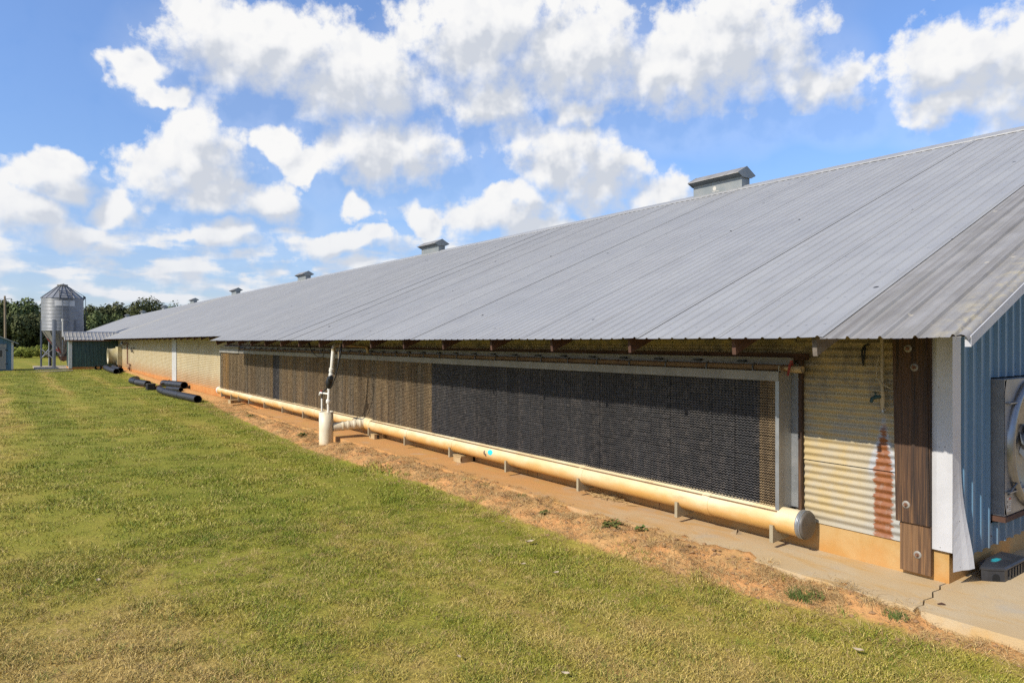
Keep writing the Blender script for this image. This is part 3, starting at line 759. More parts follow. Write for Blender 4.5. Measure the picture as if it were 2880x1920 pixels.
# big plank post: proud upper plank, set-back lower plank, bolts with plate washers
def plank(y0, y1, z0, z1, xa, xb_, lean=0.0):
    mb = MB(); mb.box((xa, y0, z0), (xb_, y1, z1)); 
    mb.v = [(x, y+lean*(2.1-z), z) for x, y, z in mb.v]
    return obj('post_plank', mb, 'post_wood', barn)
p1_ = plank(2.752, 3.04, 0.495, 2.38, XW-0.085, XW-0.043, -0.018)
p2_ = plank(2.722, 2.985, 0.045, 0.494, XW-0.058, XW-0.018); p2_.data.materials[0] = MAT['lit_post_wood']
plank(2.722, 2.750, 0.496, 2.36, XW-0.066, XW-0.02)
def bolt(y, z, x, par):
    mb = MB(); mb.lathe([(0.0005, -0.007), (0.024, -0.007), (0.034, -0.004), (0.036, 0.004)], (x, y, z), 'x', 20)
    o = obj('bolt', mb, 'galv_dull', par)
    mb = MB(); mb.lathe([(0.0005, -0.030), (0.011, -0.030), (0.011, -0.016), (0.019, -0.016), (0.019, -0.008)], (x, y, z), 'x', 6, False)
    obj('bolt_head', mb, 'rusty_steel', par)
for (y, z, par, x) in ((2.905, 2.085, p1_, XW-0.085), (2.85, 1.915, p1_, XW-0.085), (2.92, 0.656, p1_, XW-0.085), (2.833, 0.213, p2_, XW-0.058)):
    bolt(y, z, x, par)
# ridge ventilators
def ridge_vent(y0, first=False):
    L = 1.46; h = 0.155
    mb = MB(); mb.box((RIDGE-h, y0, zr-0.12), (RIDGE+h, y0+L, zr+0.24))
    v = obj('ridge_vent', mb, 'vent_metal', barn)
    z = zr
    capm = MB()
    pr = [(RIDGE-0.34, z+0.305), (RIDGE-0.335, z+0.325), (RIDGE, z+0.50), (RIDGE+0.335, z+0.325), (RIDGE+0.34, z+0.305)]
    capm.prism(pr + [(RIDGE+0.32, z+0.30), (RIDGE, z+0.475), (RIDGE-0.32, z+0.30)], 'y', y0-0.03, y0+L+0.03)
    obj('vent_cap', capm, 'dirty_roof_metal', v)
    wing = MB()
    wing.prism([(RIDGE-h, z+0.241), (RIDGE-0.33, z+0.302), (RIDGE, z+0.47), (RIDGE+0.33, z+0.302), (RIDGE+h, z+0.241)], 'y', y0+0.0, y0+L)
    obj('vent_throat', wing, 'vent_dark', v)
    for ya in (y0-0.034, y0+L+0.031):
        e = MB(); e.prism([(RIDGE-h-0.01, z+0.22), (RIDGE-0.25, z+0.262), (RIDGE-0.345, z+0.30), (RIDGE-0.345, z+0.322), (RIDGE, z+0.507), (RIDGE+0.345, z+0.322), (RIDGE+0.345, z+0.30), (RIDGE+0.25, z+0.262), (RIDGE+h+0.01, z+0.22)], 'y', ya-0.004, ya+0.004)
        obj('vent_end', e, 'vent_metal', v)
    if first:
        s = MB(); s.disc((RIDGE-h-0.003, y0+0.80, zr+0.085), 0.055, 'x', 20); obj('sticker', s, 'sticker', v)
        s = MB(); s.box((RIDGE-h-0.004, y0+0.66, zr+0.005), (RIDGE-h-0.002, y0+0.86, zr+0.017)); obj('sticker', s, 'sticker', v)
for i, y in enumerate((10.1, 24.75, 40.7, 56.6, 72.4, 88.6, 105.1, 121.2, 136.8)):
    ridge_vent(y, i == 0)

# ================================================================== EVAPORATIVE COOLING PADS
PX = 6.45; PY0, PY1 = 4.11, 27.65
cool = thing('cooling_pad_wall', (6.55, PY0, 0.38), 'long bank of fluted black and brown cooling pads under the eave', 'cooling pads')
PWD = 0.305; PZ0, PZ1 = 0.385, 1.80
def pad_mesh(seed):
    """fluted cellulose: wavy paper layers, each with real thickness at the front, falling back into the dark"""
    q = random.Random(seed); mb = MB(); sp = 0.0285; lam = PWD/7; dep = 0.075; ny = 28; th = 0.0078; amp = 0.0075
    nl = int((PZ1-PZ0)/sp)
    for k in range(nl):
        vs = []; z0 = k*sp + 0.006; sg = 1 if k % 2 else -1; jit = q.uniform(-0.002, 0.002)
        for i in range(ny+1):
            y = PWD*i/ny
            w = amp*math.sin(2*math.pi*y/lam + 0.5*math.sin(k*1.3+seed)) + jit + q.uniform(-0.0012, 0.0012)
            t_ = th*q.uniform(0.75, 1.2); xo = q.uniform(0, 0.003)
            zc = lambda z: min(max(z, 0.0), PZ1-PZ0)
            vs += [(dep, y, zc(z0+w-0.055)), (xo, y, zc(z0+w)), (xo, y, zc(z0+w+t_)), (dep, y, zc(z0+w+t_-0.050))]
        mb.add(vs, [(4*i+c, 4*i+1+c, 4*i+5+c, 4*i+4+c) for i in range(ny) for c in range(3)])
    mb.add([(dep, 0, 0), (dep, PWD, 0), (dep, PWD, PZ1-PZ0), (dep, 0, PZ1-PZ0)], [(0, 1, 2, 3)])
    return mb.mesh('cooling_pad')
pad_ms = [pad_mesh(k) for k in (1, 2, 3)]
y = 4.125; i = 0
while y < PY1-0.1:
    yc = y+PWD/2
    if yc < 4.4: mm = 'pad_brown'
    elif yc < 11.5: mm = 'pad_black'
    elif 20.8 < yc < 21.15: mm = 'pad_black'
    elif 27.3 > yc > 26.6: mm = 'pad_orange'
    elif yc > 25.9: mm = 'pad_brown'
    else: mm = rnd.choice(('pad_brown', 'pad_brown', 'pad_brown', 'pad_grey'))
    w = PWD if yc > 4.4 else 0.21
    o = obj('cooling_pad', pad_ms[i % 3], mm, cool, (PX + rnd.uniform(0, 0.006), y, PZ0))
    if w != PWD: o.scale = (1, w/PWD, 1)
    y += w + 0.003; i += 1
PEND = y
obj('pad_backing', MB().box((PX+0.085, PY0, PZ0+0.02), (PX+0.16, PEND, PZ1)), 'pipe_inside', cool)
# header: front channel in lapped lengths, spray pipe with hoops, upper rail, dark gap
y = PY0-0.02; seg = [7.0, 3.05, 3.0, 3.05, 3.0, 3.05, 3.0]
segs = [4.09, 7.40, 10.62, 13.8, 17.0, 20.2, 23.2, 25.1]
for a, b_ in zip(segs[:-1], segs[1:]):
    j = 0.002*rnd.random()
    obj('header_channel', MB().box((6.425-j, a+0.002, 1.738-j), (6.437, b_-0.002, 1.832+j)).box((6.425, a+0.002, 1.828), (6.47, b_-0.002, 1.838)), 'galv_dull', cool)
    obj('header_joint', MB().box((6.421, b_-0.05, 1.735), (6.4235, b_+0.05, 1.838)), 'galv_dull', cool)
obj('header_channel', MB().box((6.40, 25.1, 1.735), (6.425, PEND+0.03, 1.85)), 'galv_dull', cool)
obj('header_cover', MB().box((6.42, 25.1, 1.86), (6.62, PEND+0.03, 1.90)).tube([(6.44, 25.1, 1.94), (6.44, PEND+0.08, 1.94)], 0.028, 10), 'pvc_tan', cool)
obj('spray_pipe', MB().tube([(6.495, 4.0, 1.874), (6.495, PEND, 1.874)], 0.034, 12), 'raw_wood', cool)
hoop = MB(); hoop.tube([(6.455, 0, 1.838), (6.452, 0, 1.875), (6.465, 0, 1.905), (6.50, 0, 1.918)], 0.009, 6)
hm = hoop.mesh('pipe_hoop')
clipm = MB().box((6.53, -0.05, 1.925), (6.575, 0.05, 1.945)).mesh('rail_clip')
y = 4.42
while y < 25:
    obj('pipe_hoop', hm, 'galv_dark', cool, (0, y, 0)); obj('rail_clip', clipm, 'rubber', cool, (0, y+0.2, 0)); y += 0.61
obj('upper_rail', MB().box((6.58, 4.03, 1.90), (6.60, PEND, 1.968)).box((6.55, 4.03, 1.968), (6.60, PEND, 1.980)), 'galv_dull', cool)
obj('gap_shade_strip', MB().box((6.60, 3.90, 1.955), (6.67, PEND, 2.025)), 'dark_wood', cool)  # dark strip standing in for the shaded gap above the rail
# near end panel with flange
obj('end_panel', MB().box((6.432, 4.092, 0.40), (6.675, 4.098, 1.90)), 'galv_tan', cool)
obj('front_stile', MB().box((6.424, 4.086, 0.385), (6.431, 4.128, 1.737)), 'galv', cool)
fl = MB().box((6.660, 4.00, 0.41), (6.668, 4.091, 1.92))
for k in range(7): fl.lathe([(0.0005, -0.006), (0.006, -0.004), (0.007, 0)], (6.660, 4.045, 0.55+k*0.2), 'x', 6, False)
obj('end_flange', fl, 'galv', cool)
obj('side_jamb', MB().box((6.640, 3.965, 0.31), (6.69, 4.0, 2.02)), 'post_wood', cool)
obj('end_panel', MB().box((6.432, PEND+0.003, 0.40), (6.675, PEND+0.01, 1.86)), 'galv', cool)
obj('drip_lip', MB().box((6.405, 4.10, 0.378), (6.44, PEND, 0.392)), 'raw_wood', cool)
# flush valve poking out of the near end of the spray pipe
val = thing('flush_valve', (6.43, 3.95, 1.87), 'cream plastic ball valve with red handle at the pad header', 'valve')
obj('valve_body', MB().tube([(6.485, 4.06, 1.873), (6.47, 3.99, 1.87)], 0.022, 12).tube([(6.47, 3.99, 1.87), (6.465, 3.965, 1.869), (6.455, 3.93, 1.867)], [0.026, 0.037, 0.033], 14), 'tan_plastic', val)
vo = MB(); vo.lathe([(0.026, 0.012), (0.036, 0.012), (0.036, -0.085), (0.029, -0.085), (0.029, -0.02)], (6.452, 3.925, 1.866), 'y', 18)
obj('outlet', vo, 'tan_plastic', val)
obj('handle', MB().box((6.43, 3.955, 1.905), (6.48, 3.975, 1.925)).bar((6.43, 3.965, 1.915), (6.405, 3.975, 1.80), 0.02, 0.014).bar((6.455, 3.965, 1.905), (6.455, 3.965, 1.955), 0.022), 'red_plastic', val)

# ================================================================== DRAIN PIPE UNDER THE PADS
pipe = thing('drain_pipe', (6.5, 3.83, 0.15), 'long cream plastic drain pipe running under the cooling pads', 'pipe')
PR = 0.133; PCX, PCZ = 6.505, 0.288
def pz(y): return PCZ - 0.001*(y-4)
joints = [3.86, 7.17, 10.65, 14.25, 17.6, 21.1, 24.97, 28.15]
for a, b_ in zip(joints[:-1], joints[1:]):
    r_ = PR*(1.0 + 0.012*rnd.random()); yq = np.linspace(a+0.001, b_-0.001, 8)
    obj('pipe_length', MB().tube([(PCX+rnd.uniform(-.002, .002), y, pz(y)) for y in yq], r_, 28), 'drain_pvc', pipe)
for b_ in joints[1:-1] + [5.05, 12.4, 19.3]:
    if b_ == 14.25: continue
    obj('pipe_socket', MB().tube([(PCX, b_-0.10, pz(b_)), (PCX, b_-0.02, pz(b_)), (PCX, b_, pz(b_))], [PR+0.006, PR+0.008, PR+0.008], 28), 'drain_pvc', pipe)
c = MB(); c.lathe([(PR+0.004, 0.03), (PR+0.014, 0.03), (PR+0.014, 0.012), (PR+0.006, 0.012), (PR+0.006, 0.0), (PR+0.014, 0.0), (PR+0.014, -0.022)], (PCX, 3.845, pz(3.8)), 'y', 36)
obj('cap_band', c, 'galv', pipe)
c = MB(); c.lathe([(PR+0.010, -0.0), (PR+0.010, -0.030), (PR+0.002, -0.042), (PR*0.9, -0.044), (0.001, -0.048)], (PCX, 3.845, pz(3.8)), 'y', 36)
obj('end_cap', c, 'cap_grey', pipe)
c = MB(); c.lathe([(PR+0.008, -0.12), (PR+0.012, 0.0), (PR+0.004, 0.03), (PR*0.7, 0.06), (0.001, 0.07)], (PCX, 28.15, pz(28)), 'y', 28)
obj('end_cap', c, 'pvc_white', pipe)
br = MB(); fr = PCX-0.145
ac = [(PCX + (PR+0.004)*math.cos(a), PCZ + (PR+0.004)*math.sin(a)) for a in np.linspace(math.pi*1.10, math.pi*1.62, 12)]
br.prism([(fr-0.008, 0.065), (fr-0.008, 0.245)] + ac + [(PCX+0.15, 0.10), (PCX+0.15, 0.085)], 'y', -0.020, 0.020)
brm = br.mesh('bracket')
for y in (4.13, 5.39, 7.14, 8.87, 10.61, 12.36, 14.08, 18.32, 20.07, 21.86, 23.59, 24.89, 25.89, 27.28, 16.2):
    obj('bracket', brm, 'bracket_tan', pipe, (0, y, 0))
for y in (5.9, 8.4, 8.65, 11.3, 13.1, 16.0):
    obj('drip_rod', MB().tube([(6.64, y, 0.03), (6.65, y+0.01, 0.17)], 0.007, 6), 'raw_wood', pipe)
# tee branch towards the sump
obj('branch_pipe', MB().tube([(6.42, 14.43, 0.30), (5.73, 14.56, 0.255)], 0.098, 24), 'sump_pvc', pipe)
for q, w in ((0.03, 0.05), (0.22, 0.06), (0.43, 0.06), (0.62, 0.05)):
    p = Vector((6.36, 14.44, 0.297)); d = Vector((5.73, 14.56, 0.255)) - p
    obj('branch_collar', MB().tube([p+d*q, p+d*(q+0.03), p+d*(q+w*1.4), p+d*(q+w*1.7)], [0.101, 0.107, 0.107, 0.101], 24), 'sump_pvc', pipe)
obj('branch_tee', MB().tube([(PCX, 14.10, PCZ), (PCX, 14.14, PCZ), (PCX, 14.72, PCZ), (PCX, 14.76, PCZ)], [PR+0.003, PR+0.012, PR+0.012, PR+0.003], 28), 'drain_pvc', pipe)

# ================================================================== PUMP SUMP
SX, SY = 5.60, 14.62
sump = thing('pump_sump', (SX, SY, -0.25), 'upright cream pipe sump with pump riser beside the cooling pads', 'pump')
s = MB(); s.lathe([(0.155, -0.30), (0.153, 0.2), (0.155, 0.60), (0.143, 0.60), (0.143, 0.25), (0.001, 0.25)], (SX, SY, 0), 'z', 36)
obj('sump_body', s, 'sump_pvc', sump)
obj('riser', MB().tube([(SX, 14.50, 0.26), (SX, 14.49, 0.80)], 0.030, 14).tube([(SX, 14.48, 0.86), (SX, 14.44, 1.12)], 0.032, 14), 'pvc_white', sump)
obj('union', MB().tube([(SX, 14.49, 0.79), (SX, 14.49, 0.805), (SX, 14.485, 0.86), (SX, 14.48, 0.875)], [0.038, 0.052, 0.052, 0.040], 12, smooth=False), 'pvc_white', sump)
obj('union', MB().tube([(SX, 14.445, 1.09), (SX, 14.44, 1.15)], 0.042, 14), 'pvc_white', sump)
up = [(SX, 14.36, 1.38), (SX+0.01, 14.31, 1.60), (SX+0.02, 14.26, 1.95), (SX+0.03, 14.24, 2.035), (SX+0.07, 14.24, 2.07), (SX+0.14, 14.24, 2.075)]
obj('upper_riser', MB().tube(up[:4], 0.040, 14), 'pvc_white', sump)
obj('upper_elbow', MB().tube(up[2:], 0.046, 14), 'pvc_tan', sump)
for a in ((14.345, 1.42), (14.325, 1.53)):
    obj('coupling', MB().tube([(SX+0.004, a[0]+0.01, a[1]-0.035), (SX+0.006, a[0]-0.01, a[1]+0.035)], 0.052, 14), 'pvc_white', sump)
obj('cross_pipe', MB().tube([(SX+0.12, 14.24, 2.075), (6.10, 14.27, 2.055), (6.36, 14.29, 2.04), (6.42, 14.30, 2.02), (6.445, 14.31, 1.96), (6.46, 14.33, 1.89)], 0.034, 12), 'pvc_tan', sump)
obj('flex_boot', MB().tube([(SX, 14.445, 1.13), (SX-0.01, 14.43, 1.17), (SX-0.02, 14.40, 1.25), (SX-0.01, 14.37, 1.33), (SX, 14.355, 1.39)], [0.045, 0.066, 0.075, 0.072, 0.050], 12).tube([(SX-0.02, 14.36, 1.30), (SX-0.03, 14.27, 1.36), (SX-0.03, 14.23, 1.37)], [0.05, 0.06, 0.045], 10), 'rubber', sump)
obj('side_pipe', MB().tube([(SX-0.03, 14.80, 0.26), (SX-0.03, 14.80, 0.88)], 0.020, 10), 'pvc_white', sump)
obj('side_hose', MB().tube([(SX-0.03, 14.80, 0.86), (SX-0.03, 14.79, 0.96), (SX-0.03, 14.72, 1.04), (SX-0.02, 14.60, 1.09), (SX, 14.48, 1.17)], 0.016, 8), 'rubber', sump)
tp = obj('tap', MB().tube([(SX-0.01, 14.47, 1.0), (SX-0.02, 14.80, 1.0), (SX-0.02, 14.93, 0.995)], [0.018, 0.022, 0.026], 10).tube([(SX-0.02, 14.91, 1.0), (SX-0.02, 14.96, 0.97), (SX-0.02, 14.97, 0.945)], 0.02, 8), 'pvc_white', sump)
obj('tap_handle', MB().tube([(SX-0.02, 14.85, 1.01), (SX-0.02, 14.85, 1.045), (SX-0.02, 14.85, 1.065)], [0.014, 0.026, 0.024], 8), 'red_plastic', tp)
obj('power_cord', MB().tube([(5.72, 13.98, 2.14), (5.68, 13.96, 2.0), (5.62, 13.95, 1.72), (5.61, 14.0, 1.55), (5.60, 14.10, 1.37), (5.59, 14.22, 1.22), (5.59, 14.33, 1.13)], [0.016, 0.02, 0.02, 0.014, 0.014, 0.014, 0.014], 8), 'rubber', sump)
obj('power_cord', MB().tube([(5.70, 14.06, 2.12), (5.66, 14.07, 1.9), (5.65, 14.03, 1.75), (5.66, 13.98, 1.73)], 0.009, 6), 'pvc_tan', sump)
cab = MB()
pts = [(6.2, 17.5, 2.22), (6.25, 17.52, 2.05), (6.3, 17.45, 1.88), (6.33, 17.2, 1.77), (6.34, 16.95, 1.74), (6.33, 16.7, 1.78), (6.27, 16.5, 1.95), (6.2, 16.45, 2.2)]
cab.tube(pts, 0.010, 6).tube([(6.24, 17.52, 2.12), (6.26, 17.52, 2.05), (6.27, 17.52, 2.0)], [0.02, 0.04, 0.03], 8)
tag(obj('hanging_cable', cab, 'rubber'), 'thin black cable looping from the rafters left of the riser', 'cable')

# ================================================================== GABLE EXHAUST FAN
fan = thing('exhaust_fan', (8.24, 2.5, 0.5), 'large galvanised exhaust fan set in the blue gable wall', 'fan')
FY = YG-0.115; fcx, fcz, fr_ = (FX0+FX1)/2, (FZ0+FZ1)/2, 0.60
hb = MB()
hb.box((FX0, FY, FZ0), (FX0+0.012, YG+0.06, FZ1)).box((FX1-0.012, FY, FZ0), (FX1, YG+0.06, FZ1))
hb.box((FX0+0.013, FY, FZ1-0.012), (FX1-0.013, YG+0.06, FZ1)).box((FX0+0.013, FY, FZ0), (FX1-0.013, YG+0.06, FZ0+0.012))
obj('housing', hb, 'fan_side', fan)
# front plate with a round mouth
pl = MB(); n = 48; vs = []
for k in range(n):
    a = 2*math.pi*k/n; c_, s_ = math.cos(a), math.sin(a)
    q = 1/max(abs(c_)/((FX1-FX0)/2-0.002), abs(s_)/((FZ1-FZ0)/2-0.002))
    vs += [(fcx+fr_*c_, FY-0.004, fcz+fr_*s_), (fcx+q*c_, FY-0.004, fcz+q*s_)]
pl.add(vs, [(2*k, 2*k+1, (2*k+3) % (2*n), (2*k+2) % (2*n)) for k in range(n)])
obj('front_plate', pl, 'fan_side', fan)
rg = MB(); rg.lathe([(fr_+0.045, -0.004), (fr_+0.04, -0.040), (fr_+0.015, -0.06), (fr_-0.02, -0.055), (fr_-0.07, -0.03), (fr_-0.16, 0.02), (fr_-0.30, 0.045), (fr_-0.42, 0.055)], (fcx, FY, fcz), 'y', 56)
obj('bell_mouth', rg, 'fan_steel', fan)
mb = MB(); mb.disc((fcx, FY+0.058, fcz), fr_-0.41, 'y', 40); obj('mouth_disc', mb, 'fan_side', fan)  # steel shutter closing the bell mouth
obj('hub', MB().tube([(fcx, FY+0.02, fcz), (fcx, FY+0.09, fcz)], 0.09, 18), 'fan_side', fan)
for k in range(5):
    a = 2*math.pi*k/5+0.3; ca, sa = math.cos(a), math.sin(a); mb = MB()
    w0, w1 = 0.06, 0.13
    mb.add([(fcx+0.08*ca-w0*sa, FY+0.02, fcz+0.08*sa+w0*ca), (fcx+0.08*ca+w0*sa, FY+0.052, fcz+0.08*sa-w0*ca), (fcx+0.17*ca+w0*sa, FY+0.052, fcz+0.17*sa-w0*ca), (fcx+0.17*ca-w0*sa, FY+0.02, fcz+0.17*sa+w0*ca)], [(0, 1, 2, 3)])
    obj('blade', mb, 'fan_steel', fan)
for zq in (fcz+0.42, fcz-0.42):
    obj('strut', MB().bar((FX0+0.03, FY-0.025, zq), (FX1-0.03, FY-0.025, zq), 0.03, 0.012), 'fan_side', fan)
obj('strut', MB().tube([(7.63, FY-0.006, 0.69), (7.70, FY-0.05, 0.80), (7.80, FY-0.05, 0.80)], 0.009, 6), 'galv_dark', fan)
st = obj('warning_label', MB().box((7.585, FY-0.0065, 0.535), (7.70, FY-0.0045, 0.67)), 'sticker', fan)
obj('label_print', MB().box((7.64, FY-0.0085, 0.645), (7.695, FY-0.007, 0.665)), 'sticker_red', st)
pr_ = MB()
for k in range(5): pr_.box((7.645, FY-0.0085, 0.625-0.018*k), (7.69-0.006*(k % 2), FY-0.007, 0.630-0.018*k))
pr_.box((7.595, FY-0.0085, 0.57), (7.625, FY-0.007, 0.60)).box((7.598, FY-0.0085, 0.62), (7.622, FY-0.007, 0.645))
obj('label_print', pr_, 'sticker_ink', st)
obj('sill', MB().box((FX0-0.02, YG-0.13, FZ0-0.055), (FX1+0.03, YG+0.08, FZ0-0.006)), 'dark_wood', fan)

# ================================================================== RODENT BAIT STATIONS
def black_station():
    t = thing('bait_station', (7.35, 2.4, 0.0), 'black ribbed plastic bait station with cyan spray on its lid', 'bait box', 'rodent bait stations')
    y0, y1, x0, x1, h = 2.325, 2.535, 7.03, 7.72, 0.105
    o = MB(); foot = [(x0+0.0, y0+0.02), (x0+0.02, y0), (x1, y0), (x1, y1), (x0+0.11, y1), (x0, y1-0.12)]
    o.prism([(x0+0.13, y0), (x1, y0), (x1, y1), (x0+0.16, y1+0.0), (x0, y1-0.07), (x0+0.03, y0+0.10)], 'z', 0.004, h)
    b_ = obj('body', o, 'bait_black', t)
    lid = MB(); P0 = [(x0+0.125, y0-0.012), (x1+0.01, y0-0.012), (x1+0.01, y1+0.01), (x0+0.15, y1+0.012), (x0-0.012, y1-0.06), (x0+0.02, y0+0.09)]
    cxm = sum(p[0] for p in P0)/6; cym = sum(p[1] for p in P0)/6
    P1 = [(cxm+(p[0]-cxm)*0.93, cym+(p[1]-cym)*0.86) for p in P0]
    n = 6; lid.add([(*p, h) for p in P0]+[(*p, h+0.012) for p in P0]+[(*p, h+0.022) for p in P1], [tuple(range(n-1, -1, -1))]+[(i, (i+1) % n, n+(i+1) % n, n+i) for i in range(n)]+[(n+i, n+(i+1) % n, 2*n+(i+1) % n, 2*n+i) for i in range(n)]+[tuple(range(2*n, 3*n))])
    obj('lid', lid, 'bait_black', t)
    for k in range(7):
        x = x0+0.22+k*0.07
        obj('rib', MB().box((x, y0-0.008, 0.006), (x+0.035, y0, h-0.012)), 'bait_black', b_)
    d = Vector((x0+0.03, y0+0.10, 0)) - Vector((x0+0.13, y0, 0)); m_ = Vector((x0+0.13, y0, 0)) + d*0.5; nrm = Vector((-d.y, d.x, 0)).normalized()
    if nrm.y > 0: nrm = -nrm
    dd = d.normalized(); hole = MB(); pts = [(-0.03, 0.008), (0.03, 0.008), (0.03, 0.045), (0.02, 0.062), (0, 0.07), (-0.02, 0.062), (-0.03, 0.045)]
    hole.add([tuple(m_ + dd*a + nrm*0.003 + Vector((0, 0, z))) for a, z in pts], [tuple(range(7))])
    obj('entry_hole', hole, 'pipe_inside', b_)
    return t
black_station()
def tan_station(x, y, rz, label, kind):
    t = thing('bait_station', (x, y, 0), label, 'bait box', 'rodent bait stations')
    if kind == 'box':
        P = [(-0.13, -0.13), (0.12, -0.13), (0.20, -0.02), (0.20, 0.13), (-0.13, 0.13), (-0.17, 0.0)]; h = 0.105
        b_ = obj('body', MB().prism(P, 'z', 0.003, h), 'tan_plastic', t, (x, y, 0))
        obj('lid', MB().prism([(a*1.06, b*1.08) for a, b in P], 'z', h, h+0.018), 'tan_plastic', t, (x, y, 0))
        obj('entry_hole', MB().prism([(0.13, 0.01), (0.19, 0.01), (0.19, 0.05), (0.16, 0.068), (0.13, 0.05)], 'y', -0.125, -0.12).prism([(0.0, 0.0), (0.001, 0)][:2]+[(0.001, 0.001)], 'y', -0.12, -0.119), 'pipe_inside', b_, (x, y, 0))
        obj('latch', MB().box((-0.145, -0.136, 0.02), (-0.12, -0.128, 0.09)), 'raw_wood', b_, (x, y, 0))
    elif kind == 'round':
        P = [(-0.16, -0.12), (0.02, -0.13)] + arc((0.04, 0), 0.135, -math.pi/2, math.pi/2, 10) + [(-0.16, 0.12)]; h = 0.095
        b_ = obj('body', MB().prism(P, 'z', 0.003, h), 'tan_plastic', t, (x, y, 0))
        obj('lid', MB().prism([(a*1.04, b*1.05) for a, b in P], 'z', h, h+0.014), 'tan_plastic', t, (x, y, 0))
        obj('entry_hole', MB().box((-0.10, -0.1335, 0.01), (-0.05, -0.1265, 0.045)).box((-0.10, -0.1335, 0.055), (-0.05, -0.1265, 0.085)), 'pipe_inside', b_, (x, y, 0))
    else:
        P = [(-0.22, -0.10), (0.22, -0.06), (0.22, 0.12), (-0.18, 0.10)]; h = 0.10
        b_ = obj('body', MB().prism(P, 'z', 0.003, h), 'tan_plastic', t, (x, y, 0))
        obj('lid', MB().prism([(a*1.04, b*1.05) for a, b in P], 'z', h, h+0.02), 'tan_plastic', t, (x, y, 0))
        obj('latch', MB().box((-0.13, -0.112, 0.02), (-0.10, -0.095, 0.09)), 'raw_wood', b_, (x, y, 0))
    t.rotation_euler = (0, 0, rz)
tan_station(6.54, 10.42, 0.0, 'tan plastic bait station under the pipe left of the cyan paint dab', 'box')
tan_station(6.57, 14.02, 0.05, 'tan round-ended bait station beside the pump sump branch pipe', 'round')
tan_station(6.25, 24.95, 0.35, 'tan plastic bait station by the far end of the concrete apron', 'long')

# ================================================================== TAP, CABLES AND SMALL THINGS ON THE NEAR WALL
tap = thing('water_tap', (6.64, 3.14, 1.48), 'tan plastic water pipe with dark green tap beside the plank post', 'tap')
TX = 6.635
obj('pipe', MB().tube([(TX, 3.147, 2.30), (TX, 3.143, 1.66)], 0.017, 12), 'pvc_tan', tap)
obj('fitting', MB().tube([(TX, 3.143, 1.68), (TX, 3.140, 1.56)], 0.023, 12).tube([(TX, 3.140, 1.56), (TX, 3.137, 1.505)], 0.019, 12), 'tan_plastic', tap)
obj('end_plug', MB().tube([(TX, 3.137, 1.52), (TX, 3.136, 1.478)], 0.016, 10).tube([(TX-0.03, 3.10, 1.512), (TX+0.02, 3.17, 1.512)], 0.006, 6), 'galv', tap)
fa = obj('faucet', MB().tube([(TX-0.02, 3.15, 1.63), (TX-0.05, 3.18, 1.625), (TX-0.075, 3.20, 1.61), (TX-0.085, 3.205, 1.575)], [0.016, 0.019, 0.017, 0.015], 10).tube([(TX-0.05, 3.18, 1.63), (TX-0.05, 3.18, 1.665)], 0.009, 8), 'faucet_green', tap)
obj('faucet_handle', MB().lathe([(0.001, 0.0), (0.028, 0.0), (0.030, 0.006), (0.001, 0.010)], (TX-0.05, 3.18, 1.665), 'z', 12), 'faucet_green', fa)
wv = MB().tube([(TX-0.02, 3.165, 2.00), (TX-0.03, 3.185, 1.90), (TX-0.03, 3.18, 1.80), (TX-0.02, 3.12, 1.74), (TX-0.01, 3.06, 1.71), (TX, 3.045, 1.705)], 0.006, 6)
tag(obj('loose_wire', wv, 'pvc_tan'), 'thin yellow wire curling round the tan tap pipe', 'wire')
cb = MB().tube([(6.672, 3.335, 2.10), (6.66, 3.345, 2.06), (6.655, 3.342, 2.0), (6.66, 3.335, 1.94)], 0.009, 6).tube([(6.672, 3.32, 2.11), (6.655, 3.315, 2.07), (6.655, 3.322, 2.0), (6.66, 3.33, 1.95), (6.665, 3.335, 1.915)], 0.009, 6).tube([(6.672, 3.335, 2.10), (6.665, 3.31, 2.115), (6.672, 3.28, 2.12)], 0.008, 6)
tag(obj('cable_tie', cb, 'rubber'), 'black cable loop hooked on the wall right of the pads', 'cable')
mb = MB(); mb.add([(6.50, 4.66, 0.0), (6.58, 4.63, 0.0), (6.60, 4.72, 0.0), (6.52, 4.75, 0.0), (6.53, 4.67, 0.055), (6.575, 4.69, 0.045), (6.54, 4.72, 0.03)], [(0, 3, 2, 1), (0, 1, 5, 4), (1, 2, 5), (2, 3, 6, 5), (3, 0, 4, 6), (4, 5, 6)])
tag(obj('rock', mb, 'stone'), 'small angular tan rock on the concrete below the pads', 'rock')
mb = MB()
for k in range(60):
    x, y = rnd.uniform(6.48, 6.68), 6.75 + rnd.gauss(0, 0.22); a = rnd.uniform(0, 3.1)
    mb.bar((x-0.06*math.cos(a), y-0.06*math.sin(a), rnd.uniform(0.01, 0.06)), (x+0.06*math.cos(a), y+0.06*math.sin(a), rnd.uniform(0.01, 0.05)), 0.006)
tag(obj('straw_heap', mb, 'straw_blade'), 'little heap of straw on the concrete under the pipe', 'straw', kind='stuff')

